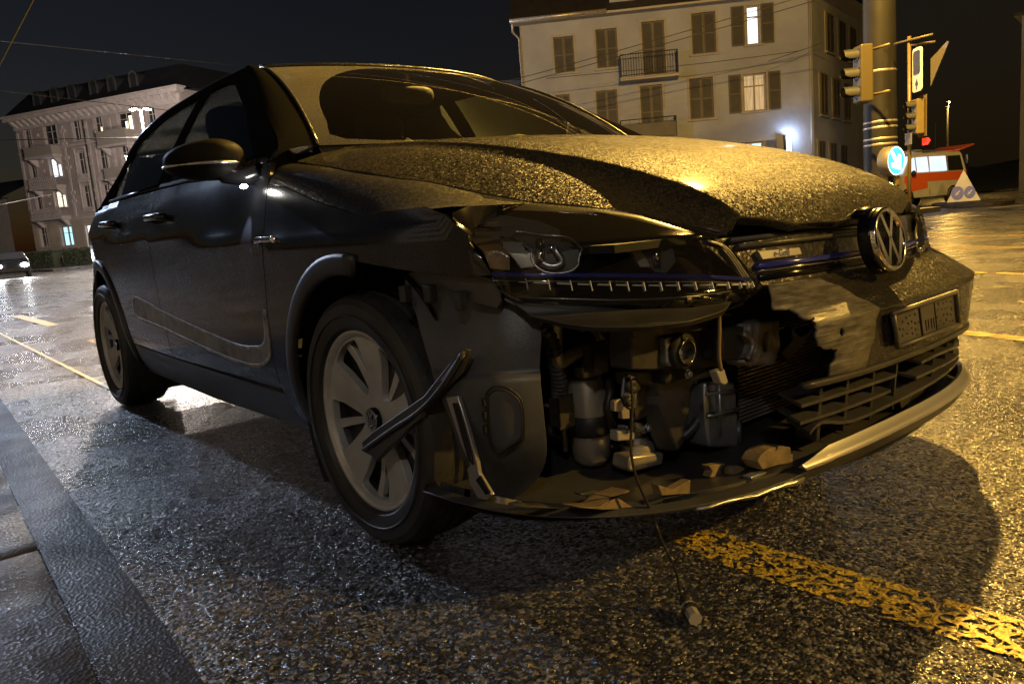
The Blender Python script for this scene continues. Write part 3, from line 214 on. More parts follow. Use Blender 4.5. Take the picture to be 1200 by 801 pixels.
MT['dew']=facets(mat('charcoal_paint_with_dew',(.024,.022,.018),.48,0,.055,.6,.08,bump=[('v',430,.3,.001)],rvar=(2.5,.40,.55),var=(3,.75,1.25)),330,.70,'bump')
MT['dewlow']=facets(mat('charcoal_paint_light_dew',(.030,.030,.031),.34,.4,.5,.8,.10,bump=[('n',500,.10,.001)]),230,.30,'bump')
MT['scuff']=mat('scuffed_bare_plastic',(.085,.08,.074),.6,0,.4,bump=[('n',260,.5,.0015,(.3,.6,2.5))],var=(60,.5,1.5,(1,.5,1.6)))
MT['plastic']=mat('black_plastic',(.018,.018,.019),.48,0,.5,bump=[('n',700,.25,.0008)],var=(9,.6,1.5))
MT['plastic2']=mat('grey_black_plastic',(.035,.035,.036),.42,0,.5,bump=[('n',60,.3,.003)],var=(6,.6,1.5))
MT['gloss']=mat('gloss_black',(.006,.006,.007),.16,0,.22)
MT['chrome']=mat('chrome',(.75,.74,.72),.12,1.,bump=[('n',30,.06,.002)])
MT['satin']=mat('satin_silver',(.52,.52,.53),.32,.9,bump=[('n',200,.08,.001)])
MT['alloy']=mat('dull_aluminium',(.40,.37,.32),.40,.6,var=(14,.6,1.25),bump=[('n',60,.12,.002)])
MT['cast']=mat('cast_steel',(.27,.25,.22),.5,.6,var=(28,.45,1.3),bump=[('n',70,.4,.004)])
MT['galv']=mat('galvanised_steel',(.42,.46,.52),.36,.8,var=(20,.7,1.2),bump=[('n',50,.15,.002)])
MT['beam']=mat('black_coated_steel',(.030,.028,.026),.5,.3,var=(10,.7,1.5),bump=[('n',40,.2,.002)])
MT['rim']=mat('dull_silver_wheel_paint',(.46,.46,.455),.36,.35,var=(10,.75,1.15),bump=[('n',200,.1,.001)])
MT['rimdark']=mat('wheel_black',(.012,.012,.013),.35,0,.5)
MT['rubber']=mat('tyre_rubber',(.020,.020,.020),.5,0,.4,var=(8,.7,1.6),bump=[('n',120,.2,.002)])
MT['liner']=mat('grey_wheel_arch_liner',(.055,.058,.066),.40,0,.45,var=(7,.5,1.4),bump=[('n',9,.25,.006),('n',240,.3,.0015)])
MT['screen']=glassmat('windscreen_glass',(.80,.82,.78),.015,.03,1.5,film=.022)
MT['screendew']=mat('dewy_glass',(.15,.145,.13),.40,0,.5,coat=.4,coatr=.2,bump=[('v',240,.5,.002),('n',500,.4,.002)],alpha=.55,var=(3,.7,1.2))
MT['sideglass']=glassmat('dark_side_glass',(.38,.44,.43),.01,.0,1.5)
MT['lens']=glassmat('headlamp_lens',(.90,.90,.88),.03,.0,1.45,bump=(35,.1,.003),film=.022)
MT['blue']=mat('blue_trim',(.025,.035,.30),.22,.2,.5,coat=.6)
MT['amber']=mat('amber_reflector',(.22,.13,.05),.3,0,.5,coat=.5,bump=[('v',260,.3,.001)])
MT['cloth']=mat('dark_seat_cloth',(.09,.09,.095),.9,bump=[('n',300,.4,.001)])
MT['interior']=mat('interior_trim',(.07,.07,.07),.6,bump=[('n',200,.3,.001)])
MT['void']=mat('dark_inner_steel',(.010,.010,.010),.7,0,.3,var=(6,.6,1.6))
MT['tan']=mat('tan_foam',(.17,.125,.07),.75,var=(30,.6,1.25),bump=[('n',70,.5,.004)])
MT['wire']=mat('wire_black',(.02,.018,.016),.45)
MT['wirebrown']=mat('wire_taped',(.16,.11,.06),.5,bump=[('n',300,.4,.002)])
MT['plug']=mat('connector_grey',(.26,.25,.23),.5)
MT['scrape']=mat('dry_scrape_mark',(.34,.34,.35),.5,0,.4,var=(14,.6,1.4),alpha=.5)
MT['scrapeedge']=mat('dry_scrape_edge',(.34,.34,.35),.5,0,.4,var=(30,.4,1.4),alpha=.6)
# ground
def asphalt():
    m=bpy.data.materials.new('wet_asphalt'); m.use_nodes=True; t=m.node_tree; N=t.nodes; L=t.links; b=N['Principled BSDF']
    tc=N.new('ShaderNodeTexCoord')
    v=N.new('ShaderNodeTexVoronoi'); v.inputs['Scale'].default_value=125; v.inputs['Randomness'].default_value=1; L.new(tc.outputs['Object'],v.inputs['Vector'])
    v2=N.new('ShaderNodeTexVoronoi'); v2.inputs['Scale'].default_value=240; L.new(tc.outputs['Object'],v2.inputs['Vector'])
    n=N.new('ShaderNodeTexNoise'); n.inputs['Scale'].default_value=1.3; n.inputs['Detail'].default_value=6; L.new(tc.outputs['Object'],n.inputs['Vector'])
    n2=N.new('ShaderNodeTexNoise'); n2.inputs['Scale'].default_value=55; n2.inputs['Detail'].default_value=5; L.new(tc.outputs['Object'],n2.inputs['Vector'])
    sep=N.new('ShaderNodeSeparateColor'); L.new(v.outputs['Color'],sep.inputs[0])
    cr=N.new('ShaderNodeValToRGB'); e=cr.color_ramp.elements; e[0].position=0; e[0].color=(.007,.007,.007,1); e[1].position=1; e[1].color=(.22,.21,.20,1)
    mid=cr.color_ramp.elements.new(.6); mid.color=(.030,.029,.028,1); L.new(sep.outputs[0],cr.inputs[0])
    mr=N.new('ShaderNodeMapRange'); mr.inputs[1].default_value=.3; mr.inputs[2].default_value=.7; mr.inputs[3].default_value=.65; mr.inputs[4].default_value=1.3; L.new(n.outputs[0],mr.inputs[0])
    vm=N.new('ShaderNodeVectorMath'); vm.operation='SCALE'; L.new(cr.outputs[0],vm.inputs[0]); L.new(mr.outputs[0],vm.inputs[3]); L.new(vm.outputs[0],b.inputs['Base Color'])
    rr=N.new('ShaderNodeMapRange'); rr.inputs[1].default_value=.3; rr.inputs[2].default_value=.7; rr.inputs[3].default_value=.20; rr.inputs[4].default_value=.36; L.new(n.outputs[0],rr.inputs[0]); L.new(rr.outputs[0],b.inputs['Roughness'])
    # each stone stands at its own height, with rounded sides
    ad=N.new('ShaderNodeMath'); ad.operation='MULTIPLY_ADD'; ad.inputs[1].default_value=-1.0; L.new(v.outputs['Distance'],ad.inputs[0]); L.new(sep.outputs[1],ad.inputs[2])
    b1=N.new('ShaderNodeBump'); b1.inputs['Strength'].default_value=.9; b1.inputs['Distance'].default_value=.006; L.new(ad.outputs[0],b1.inputs['Height'])
    b2=N.new('ShaderNodeBump'); b2.inputs['Strength'].default_value=.5; b2.inputs['Distance'].default_value=.004; L.new(n2.outputs[0],b2.inputs['Height']); L.new(b1.outputs[0],b2.inputs['Normal'])
    b3=N.new('ShaderNodeBump'); b3.inputs['Strength'].default_value=.4; b3.inputs['Distance'].default_value=.002; L.new(v2.outputs['Distance'],b3.inputs['Height']); L.new(b2.outputs[0],b3.inputs['Normal'])
    L.new(b3.outputs[0],b.inputs['Normal']); b.inputs['Specular IOR Level'].default_value=.6
    return m
MT['asphalt']=facets(asphalt(),118,1.35,'bump')
MT['stone']=mat('wet_kerb_stone',(.026,.022,.019),.7,0,.12,coat=.10,coatr=.14,bump=[('n',40,.35,.008,(1,.5,1,.35)),('v',110,.5,.004),('n',200,.3,.002)],var=(5,.55,1.4),rvar=(7,.55,.8))
MT['gutter']=mat('wet_gutter_stone',(.018,.016,.014),.7,0,.12,coat=.10,coatr=.14,bump=[('n',34,.35,.008,(1,.5,1,.35)),('v',120,.5,.004),('n',200,.3,.002)],var=(5,.55,1.4),rvar=(5,.55,.8))
MT['yellow']=masked(mat('yellow_road_paint',(.58,.42,.075),.45,0,.4,bump=[('v',125,.8,.004),('n',160,.4,.002)],var=(70,.35,1.2)),'n',44,.465,.51,(1,1,1),2.2,1.1)
MT['yellowfar']=masked(mat('old_yellow_line_paint',(.30,.20,.035),.5,0,.5,bump=[('n',120,.4,.003)]),'n',9,.36,.55)
MT['white']=mat('white_road_paint',(.62,.60,.55),.45,0,.5,bump=[('n',120,.4,.003)],var=(12,.7,1.05))
# town
MT['render']=mat('pale_house_render',(.235,.245,.285),.85,0,.3,var=(.6,.8,1.12),bump=[('n',2.2,.5,.05),('n',14,.4,.02)])
MT['rendertrim']=mat('grey_house_trim',(.23,.21,.19),.7,var=(2,.8,1.1))
MT['shutter']=mat('brown_grey_shutter',(.050,.045,.042),.6,var=(2,.8,1.2))
MT['roof']=mat('dark_roof_tiles',(.018,.013,.011),.7,bump=[('n',6,.5,.04)],var=(2,.6,1.3))
MT['iron']=mat('dark_iron',(.03,.028,.026),.5,.4)
MT['soffit']=mat('painted_timber_soffit',(.26,.23,.20),.6)
MT['glassdark']=mat('dark_pane',(.02,.022,.025),.06,0,.5,coat=.5)
MT['litwarm']=mat('lit_room_warm',(.3,.25,.2),.6,emit=(1,.82,.55),es=.9,var=(1.5,.5,1))
MT['litwhite']=mat('lit_room_white',(.3,.3,.3),.6,emit=(.85,.9,1),es=.8)
MT['litteal']=mat('lit_room_teal',(.2,.3,.3),.6,emit=(.45,.85,.95),es=.55)
MT['curtain']=mat('lit_curtain',(.45,.38,.30),.8,emit=(1,.8,.5),es=.10,var=(6,.5,1.3,(3,3,.2)))
MT['sandstone']=mat('old_sandstone_facade',(.34,.285,.27),.8,0,.3,var=(.5,.75,1.15),bump=[('n',4,.3,.03)])
MT['sandlow']=mat('rusticated_sandstone',(.36,.30,.24),.8,0,.3,var=(.7,.75,1.15),bump=[('n',5,.5,.05)])
MT['stonework']=mat('carved_stone_trim',(.42,.37,.35),.75,var=(2,.8,1.1))
MT['slate']=mat('slate_roof',(.013,.013,.016),.6,bump=[('n',8,.4,.03)],var=(2,.7,1.3))
MT['hedge']=mat('hedge_leaf',(.045,.055,.03),.7,var=(3,.5,1.5))
MT['mast']=mat('grey_painted_mast',(.014,.013,.011),.55,0,.2,var=(3,.75,1.15),bump=[('n',30,.15,.004)])
MT['signalhousing']=mat('ochre_signal_housing',(.11,.08,.022),.45,0,.5,var=(6,.85,1.1))
MT['signalblack']=mat('black_signal_hood',(.012,.012,.012),.5)
MT['signwhite']=mat('white_sign_sheet',(.75,.74,.70),.45,var=(5,.85,1.05))
MT['signback']=mat('grey_sign_back',(.11,.10,.085),.5,.2)
MT['signblue']=mat('backlit_blue_sign',(.02,.16,.42),.3,emit=(.03,.30,.95),es=1.1)
MT['signlit']=mat('backlit_white_sign',(.8,.8,.8),.3,emit=(.75,.9,1),es=1.6)
MT['signblack']=mat('black_sign_print',(.02,.02,.02),.5)
MT['signalblue']=mat('blue_reflective_sheet',(.02,.07,.62),.4)
MT['vanwhite']=mat('white_van_paint',(.62,.62,.60),.3,0,.5,coat=.5,var=(2,.9,1.05))
MT['vanorange']=mat('orange_reflective_band',(.78,.14,.035),.4,0,.5)
MT['red']=mat('red_lens',(.5,.03,.02),.25,coat=.5)
MT['lampglow']=mat('glowing_lamp_sodium',(1,.8,.4),.4,emit=(1,.68,.2),es=60)
MT['ledglow']=mat('glowing_lamp_led',(1,1,1),.4,emit=(1,.97,.88),es=60)
MT['tubeglow']=mat('glowing_wall_lamp',(1,1,1),.4,emit=(.62,.80,1),es=2.6)
MT['headglow']=mat('glowing_headlamp',(1,1,1),.4,emit=(.95,.97,1),es=90)
MT['vanlit']=mat('lit_van_cabin',(.4,.45,.5),.5,emit=(.60,.75,1),es=.55,var=(2.2,.1,1.2))
MT['grass']=mat('dark_verge',(.03,.035,.02),.9,var=(1,.6,1.5),bump=[('n',6,.8,.1)])
MT['holder']=mat('weathered_plate_holder',(.055,.053,.05),.45,0,.5,var=(20,.7,1.3))
MT['mirrorcap']=mat('dark_mirror_cap',(.006,.0055,.005),.6,0,.04)
MT['shadehousing']=mat('shaded_signal_housing',(.045,.034,.011),.5,0,.3)  # ochre housing again, its unlit side painted in as a darker colour
MT['frameblack']=mat('matt_black_frame',(.006,.006,.006),.6,0,0)
MT['lampgrey']=mat('lamp_grey_plastic',(.10,.095,.085),.4,0,.4)
MT['lampsilver']=mat('lamp_silver',(.55,.52,.46),.3,.5,bump=[('n',120,.2,.001)])
MT['tail']=mat('lit_tail_lamp',(.5,.02,.02),.3,emit=(1,.03,.03),es=7)
# ------------------------------------------------------------------ mesh helpers
class M:
    def __init__(s): s.v=[];s.f=[]
    def add(s,vs,fs):
        k=len(s.v); s.v+= [tuple(map(float,p)) for p in vs]; s.f+=[tuple(i+k for i in f) for f in fs]; return s
    def box(s,x0,x1,y0,y1,z0,z1,T=None):
        p=[(x0,y0,z0),(x1,y0,z0),(x1,y1,z0),(x0,y1,z0),(x0,y0,z1),(x1,y0,z1),(x1,y1,z1),(x0,y1,z1)]
        if T: p=[T(*q) for q in p]
        return s.add(p,[(3,2,1,0),(4,5,6,7),(0,1,5,4),(1,2,6,5),(2,3,7,6),(3,0,4,7)])
    def prism(s,poly,ext):
        n=len(poly); ext=np.array(ext); a=[np.array(p,float) for p in poly]; b=[p+ext for p in a]
        return s.add(a+b,[tuple(range(n)),tuple(range(2*n-1,n-1,-1))]+[((i+1)%n,i,n+i,n+(i+1)%n) for i in range(n)])
    def tube(s,pts,r,seg=8,cap=True):
        P=[Vector(p) for p in pts]; n=len(P); R=r if hasattr(r,'__len__') else [r]*n
        rings=[]; up=None
        for i in range(n):
            t=(P[min(i+1,n-1)]-P[max(i-1,0)]).normalized()
            if up is None: up=Vector((0,0,1)) if abs(t.z)<.9 else Vector((1,0,0))
            a=t.cross(up).normalized(); up=a.cross(t).normalized()
            rings.append([P[i]+(a*cos(2*pi*k/seg)+up*sin(2*pi*k/seg))*R[i] for k in range(seg)])
        vs=[p for r_ in rings for p in r_]; fs=[]
        for i in range(n-1):
            for k in range(seg):
                k2=(k+1)%seg; fs.append((i*seg+k,i*seg+k2,(i+1)*seg+k2,(i+1)*seg+k))
        if cap: fs+=[tuple(range(seg-1,-1,-1)),tuple(range((n-1)*seg,n*seg))]
        return s.add(vs,fs)
    def lathe(s,prof,seg,org=(0,0,0),axis='z',close=False):
        # prof: (r,h)
        vs=[];fs=[];n=len(prof)
        for k in range(seg):
            a=2*pi*k/seg
            for r,h in prof:
                if axis=='z': p=(r*cos(a),r*sin(a),h)
                elif axis=='y': p=(r*cos(a),h,r*sin(a))
                else: p=(h,r*cos(a),r*sin(a))
                vs.append((org[0]+p[0],org[1]+p[1],org[2]+p[2]))
        for k in range(seg):
            k2=(k+1)%seg
            for i in range(n-1): fs.append((k*n+i,k2*n+i,k2*n+i+1,k*n+i+1))
        return s.add(vs,fs)
    def grid(s,fn,us,vs):
        n=len(vs); V=[fn(u,v) for u in us for v in vs]
        return s.add(V,[(i*n+j,(i+1)*n+j,(i+1)*n+j+1,i*n+j+1) for i in range(len(us)-1) for j in range(n-1)])
    def ell(s,c,r,nu=20,nv=12,p=1.0,T=None):
        vs=[];fs=[]
        sp=lambda t:math.copysign(abs(t)**p,t)
        for j in range(nv+1):
            ph=-pi/2+pi*j/nv
            for i in range(nu):
                a=2*pi*i/nu; q=(c[0]+r[0]*sp(cos(ph))*sp(cos(a)),c[1]+r[1]*sp(cos(ph))*sp(sin(a)),c[2]+r[2]*sp(sin(ph)))
                vs.append(T(q) if T else q)
        for j in range(nv):
            for i in range(nu): fs.append((j*nu+i,j*nu+(i+1)%nu,(j+1)*nu+(i+1)%nu,(j+1)*nu+i))
        return s.add(vs,fs)
    def obj(s,name,m,parent=None,smooth=False,bevel=0,norm=True,**kw):
        me=bpy.data.meshes.new(name); me.from_pydata(s.v,[],s.f); me.validate()
        if norm:
            import bmesh
            b=bmesh.new(); b.from_mesh(me); bmesh.ops.recalc_face_normals(b,faces=b.faces); b.to_mesh(me); b.free()
        if smooth: me.polygons.foreach_set('use_smooth',[True]*len(me.polygons))
        me.materials.append(MT[m] if isinstance(m,str) else m)
        o=bpy.data.objects.new(name,me); COL.objects.link(o)
        if parent is not None: o.parent=parent
        if bevel:
            q=o.modifiers.new('bevel','BEVEL'); q.width=bevel; q.segments=2; q.limit_method='ANGLE'; q.angle_limit=radians(40)
        if smooth=='auto' or (smooth and kw.get('ang')):
            md=None
        for k,v in kw.items():
            if k!='ang': o[k]=v
        return o
def smooth_by_angle(o,deg=35):
    me=o.data; import bmesh
    b=bmesh.new(); b.from_mesh(me)
    for e in b.edges:
        if len(e.link_faces)==2 and e.calc_face_angle(0)>radians(deg): e.smooth=False
    b.to_mesh(me); b.free(); me.polygons.foreach_set('use_smooth',[True]*len(me.polygons)); return o
def thing(name,label,cat,loc=(0,0,0),rz=0,group=None):
    o=bpy.data.objects.new(name,None); COL.objects.link(o); o.location=loc; o.rotation_euler=(0,0,rz); o.empty_display_size=.2
    o['label']=label; o['category']=cat
    if group: o['group']=group
    return o
def tag(o,label,cat,group=None):
    o['label']=label; o['category']=cat
    if group: o['group']=group
    return o
def struct(o): o['kind']='structure'; return o
def stuff(o): o['kind']='stuff'; return o
def dup(root,label=None,group=None,loc=None,rz=None):
    r=root.copy(); COL.objects.link(r)
    if loc is not None: r.location=loc
    if rz is not None: r.rotation_euler=(0,0,rz)
    if label: r['label']=label
    if group: r['group']=group
    def rec(a,b):
        for ch in list(a.children):
            c=ch.copy(); COL.objects.link(c); c.parent=b; rec(ch,c)
    rec(root,r); return r
def lamp(name,loc,watt,col,parent=None,rad=.12,spot=None,aim=None):
    l=bpy.data.lights.new(name,'SPOT' if spot else 'POINT'); l.energy=watt; l.color=col; l.shadow_soft_size=rad
    if spot: l.spot_size=radians(spot); l.spot_blend=.6
    o=bpy.data.objects.new(name,l); COL.objects.link(o); o.location=loc
    if aim is not None: o.rotation_euler=Vector(aim).to_track_quat('-Z','Y').to_euler()
    if parent is not None: o.parent=parent
    return o
def inpoly(x,y,P):
    c=False;n=len(P);j=n-1
    for i in range(n):
        xi,yi=P[i];xj,yj=P[j]
        if (yi>y)!=(yj>y) and x<(xj-xi)*(y-yi)/(yj-yi)+xi: c=not c
        j=i
    return c
def dens(poly,st):
    o=[];n=len(poly)
    for i in range(n):
        a=poly[i];b=poly[(i+1)%n]; d=max(abs(b[0]-a[0])/st[0],abs(b[1]-a[1])/st[1]); k=max(1,int(math.ceil(d)))
        for j in range(k): o.append((a[0]+(b[0]-a[0])*j/k,a[1]+(b[1]-a[1])*j/k))
    return o
def spline(pts,k=4,closed=False):
    """Catmull-Rom through 2-D or 3-D points"""
    P=[np.array(p,float) for p in pts]; n=len(P); o=[]
    for i in range(n if closed else n-1):
        p1=P[i];p2=P[(i+1)%n]; p0=P[i-1] if (i>0 or closed) else p1; p3=P[(i+2)%n] if (i+2<n or closed) else p2
        for j in range(k):
            t=j/k; o.append(.5*((2*p1)+(-p0+p2)*t+(2*p0-5*p1+4*p2-p3)*t*t+(-p0+3*p1-3*p2+p3)*t**3))
    if not closed: o.append(P[-1])
    return [tuple(q) for q in o]
CTR=np.array([-1.0,0.,.55])
def nrm(fn,u,v,h):
    a=np.array(fn(u+h[0],v))-np.array(fn(u-h[0],v)); b=np.array(fn(u,v+h[1]))-np.array(fn(u,v-h[1])); n=np.cross(a,b); l=np.linalg.norm(n)
    n=n/l if l>1e-12 else np.array([0,0,1.]); p=np.array(fn(u,v))
    c=np.array([min(max(p[0],-2.8),.1),0,.55])
    return (n if n@(p-c)>0 else -n)
def off(fn,d,h=(.004,.004)):
    return lambda u,v: np.array(fn(u,v))+nrm(fn,u,v,h)*d
def panel(name,poly,fn,st,m,parent,rim=.012,holes=(),edge=.0022,noise=None,lines=(),**kw):
    """a body panel: polygon in surface parameters, meshed, mapped and given a rolled edge"""
    poly=dens([tuple(p[:2]) for p in poly],st)
    hs=[dens(h,st) for h in holes]
    V=[Vector(p) for p in poly]; E=[(i,(i+1)%len(poly)) for i in range(len(poly))]
    for h in hs:
        k=len(V); V+=[Vector(p) for p in h]; E+=[(k+i,k+(i+1)%len(h)) for i in range(len(h))]
    for ln in lines:
        k=len(V); V+=[Vector(p) for p in ln]; E+=[(k+i,k+i+1) for i in range(len(ln)-1)]
    nb=len(V)
    xs=[p[0] for p in poly]; ys=[p[1] for p in poly]
    B=np.array([(v[0]/st[0],v[1]/st[1]) for v in V])
    y=min(ys)+st[1]/2; r=0
    while y<max(ys):
        x=min(xs)+st[0]*(.25 if r%2 else .75)
        while x<max(xs):
            if inpoly(x,y,poly) and not any(inpoly(x,y,h) for h in hs):
                d=((B-np.array((x/st[0],y/st[1])))**2).sum(1).min()
                if d>.3: V.append(Vector((x,y)))
            x+=st[0]
        y+=st[1]; r+=1
    vv,ee,ff,ov,oe,of=delaunay_2d_cdt(V,E,[],0,1e-7)
    F=[]
    for f in ff:
        cx=sum(vv[i][0] for i in f)/len(f); cy=sum(vv[i][1] for i in f)/len(f)
        if inpoly(cx,cy,poly) and not any(inpoly(cx,cy,h) for h in hs): F.append(tuple(f))
    h=(st[0]*.05,st[1]*.05)
    P=[];NN=[]
    for q in vv:
        p=np.array(fn(q[0],q[1])); n=nrm(fn,q[0],q[1],h)
        if noise: p=p+n*noise(p)
        P.append(p);NN.append(n)
    # orient
    G=[]
    for f in F:
        n=np.cross(P[f[1]]-P[f[0]],P[f[2]]-P[f[0]]); G.append(f if n@NN[f[0]]>0 else f[::-1])
    # rim
    cnt={}
    for f in G:
        for a,b in zip(f,f[1:]+f[:1]): cnt[(a,b)]=1
    bd=[(a,b) for (a,b) in cnt if (b,a) not in cnt]
    if rim:
        nxt={};
        tang={}
        for a,b in bd:
            d=P[b]-P[a]; l=np.linalg.norm(d)
            if l<1e-9: continue
            o=np.cross(d/l,NN[a]); tang.setdefault(a,[]).append(o); tang.setdefault(b,[]).append(o)
        i1={};i2={}
        RN={}
        for a in tang:
            t=sum(tang[a]); t=t/max(1e-9,np.linalg.norm(t))
            i1[a]=len(P); P.append(P[a]+t*edge*.7-NN[a]*edge); RN[i1[a]]=t; i2[a]=len(P); P.append(P[a]+t*edge*.7-NN[a]*rim); RN[i2[a]]=t
        for a,b in bd:
            if a in i1 and b in i1:
                G.append((b,a,i1[a],i1[b])); G.append((i1[b],i1[a],i2[a],i2[b]))
    mm=M(); mm.v=[tuple(p) for p in P]; mm.f=G
    o=mm.obj(name,m,parent,smooth=True,norm=False,**kw)
    if not noise and len(o.data.vertices)==len(P):     # true surface normals keep the reflections straight
        nl=[tuple(q) for q in NN]+[(0,0,0)]*(len(P)-len(NN))
        if rim:
            for i,t in RN.items(): nl[i]=tuple(t)
        o.data.normals_split_custom_set_from_vertices(nl)
    return o
def ribbon(mm,pts,fn,w,h):
    """a flat moulding lying along a line on a surface"""
    P=[np.array(fn(*p)) for p in pts]; N_=[nrm(fn,p[0],p[1],(.004,.004)) for p in pts]
    a=[];n=len(P)
    for i in range(n):
        t=P[min(i+1,n-1)]-P[max(i-1,0)]; t/=np.linalg.norm(t); c=np.cross(t,N_[i]); c/=np.linalg.norm(c)
        a+= [P[i]-c*w/2-N_[i]*.002,P[i]-c*w/2+N_[i]*h*.8,P[i]-c*w*.3+N_[i]*h,P[i]+c*w*.3+N_[i]*h,P[i]+c*w/2+N_[i]*h*.8,P[i]+c*w/2-N_[i]*.002]
    k=6; f=[]
    for i in range(n-1):
        for j in range(k-1): f.append((i*k+j,i*k+j+1,(i+1)*k+j+1,(i+1)*k+j))
    f+=[tuple(range(k)),tuple(range((n-1)*k,n*k))[::-1]]
    return mm.add(a,f)
# ------------------------------------------------------------------ street
def sheet(name,x0,x1,y0,y1,z,m,nx=1,ny=1):
    return M().grid(lambda a,b:(a,b,z),np.linspace(x0,x1,nx+1),np.linspace(y0,y1,ny+1)).obj(name,m)
struct(sheet('road',-600,300,-80,600,0,'asphalt'))
struct(sheet('ground',-600,300,-400,600,-.25,'grass'))
# pavement of long stones along the kerb, each laid singly
KR=radians(-1.66)
pv=struct(sheet('pavement',-60,60,-7.8,-2.08,.020,'asphalt')); pv.rotation_euler=(0,0,KR)
kb=struct(sheet('kerb',-60,60,-2.10,-1.53,.004,'gutter')); kb.rotation_euler=(0,0,KR)
def stone_mesh(name,l,w,h,m,seed,r=.014):
    rg=random.Random(seed); mm=M(); nx,ny=14,6
    V=[];
    def hgt(i,j):
        e=min(i,nx-i,j,ny-j); return -(r if e==0 else (0.003 if e==1 else 0))+rg.uniform(-.0025,.0025)
    xs=[0,r*.6]+[r*.6+(l-1.2*r)*k/(nx-2) for k in range(1,nx-2)]+[l-r*.6,l]; ys=[0,r*.6]+[r*.6+(w-1.2*r)*k/(ny-2) for k in range(1,ny-2)]+[w-r*.6,w]
    for i in range(nx+1):
        for j in range(ny+1): V.append((xs[i],ys[j],h+hgt(i,j)))
    F=[(i*(ny+1)+j,(i+1)*(ny+1)+j,(i+1)*(ny+1)+j+1,i*(ny+1)+j+1) for i in range(nx) for j in range(ny)]
    mm.add(V,F); b=[]
    ring=[i*(ny+1) for i in range(nx+1)]+[nx*(ny+1)+j for j in range(1,ny+1)]+[i*(ny+1)+ny for i in range(nx-1,-1,-1)]+[j for j in range(ny-1,0,-1)]
    k=len(mm.v); mm.v+=[(mm.v[i][0],mm.v[i][1],-.06) for i in ring]; n=len(ring)
    mm.f+=[(ring[i],k+i,k+(i+1)%n,ring[(i+1)%n]) for i in range(n)]
    o=mm.obj(name,m,kb,smooth=True); return smooth_by_angle(o,50)
ks=stone_mesh('kerb_stone',1.10,.555,.026,'stone',1,.004)
def lay(o,x0,n,l,y,gap=.003):
    rg=random.Random(n)
    for i in range(n):
        c=o if i==0 else o.copy()
        if i: COL.objects.link(c); c.parent=kb
        c.location=(x0+i*(l+gap),y+0,rg.uniform(-.0006,.0006))
lay(ks,-16,18,1.10,-2.085,.0015)
gt=struct(sheet('gutter',-60,60,-1.524,-1.385,.006,'gutter',2,2)); gt.rotation_euler=(0,0,KR)
# painted markings
def mark(name,pts,m,label,z=.004,**k):
    o=M().add([(x,y,z) for x,y in pts],[tuple(range(len(pts)))]).obj(name,m); o['kind']='structure'; return o
def strip(a,b,w):
    a=np.array(a,float);b=np.array(b,float);d=(b-a)/np.linalg.norm(b-a);n=np.array([-d[1],d[0]])*w/2
    return [a+n,b+n,b-n,a-n]
mark('yellow_stripe',[(.49,-.388),(.585,-.300),(1.9,-.270),(1.9,-.395),(.62,-.440)],'yellow','')
d=np.array([.955,-.297])
for c,w in (((-1.72,8.62),.10),((-.75,5.62),.10),((.25,2.545),.10)):
    c=np.array(c); mark('lane_line',strip(c-d*16,c+d*14,w),'yellowfar','')
mark('lane_line',strip((-8.6,12.6),(5.0,8.9),.12),'yellowfar','')
for a,b,w in (((-6.9,19.2),(-5.9,19.9),.45),((-7.7,26.0),(-6.5,27.2),.5),((-5.8,24.6),(-4.4,25.6),.5)):
    mark('crossing_bar',strip(a,b,w),'white','')
mark('lane_dash',strip((-11.9,-.20),(-8.85,-.18),.13),'white','')
mark('edge_line',strip((-14,-.70),(-3.2,-.78),.024),'white','')
mark('yellow_dash',strip((-6.35,-.26),(-5.5,-.235),.10),'yellow','')
mark('lane_line',strip((-34,.9),(-18,2.9),.12),'yellowfar','')
# traffic island and the far kerb
isl=M(); pts=spline([(-11.4,31.2),(-9.6,28.6),(-8.3,28.6),(-8.6,31.0),(-10.6,35.4),(-12.2,36.6),(-13.0,35.0)],5,True)
isl.prism([(x,y,0) for x,y in pts],(0,0,.12)); struct(isl.obj('traffic_island','stone',bevel=.02))
fk=M(); fk.box(-26,20,81,130,0,.14); struct(fk.obj('far_pavement','asphalt',bevel=.02))
bank=M(); bank.grid(lambda x,t:(x,83+t*30,.14+3.2*sst(0,1,t)+.25*math.sin(x*.7)*t),np.linspace(-60,30,46),np.linspace(0,1,8)); struct(bank.obj('grass_bank','grass',smooth=True))
ls=M(); ls.box(-140,-60,-14,4.0,0,.12); struct(ls.obj('far_pavement','asphalt'))
lb=M(); lb.prism([(-140,5.5,0),(-64,8.5,0),(-60,60,0),(-140,60,0)],(0,0,.13)); struct(lb.obj('forecourt','asphalt'))
# ------------------------------------------------------------------ the damaged car
car=thing('car','dark grey hatchback parked at the kerb with its front right corner torn open','car')
def plate(name,key,ext,m,parent=None,**kw):
    pts=D[key] if isinstance(key,str) else key
    return smooth_by_angle(M().prism(pts,ext).obj(name,m,parent or car,**kw),30)
ARC=(.02,.315)
def arcpts(cx,cz,R,a0,a1,n=22): return [(cx+R*cos(radians(a0+(a1-a0)*i/n)),cz+R*sin(radians(a0+(a1-a0)*i/n))) for i in range(n+1)]
SST=(.045,.04)
def shz(x): return zcrease(x)+.035+.11*sst(.15,-.42,x)
SHO={}
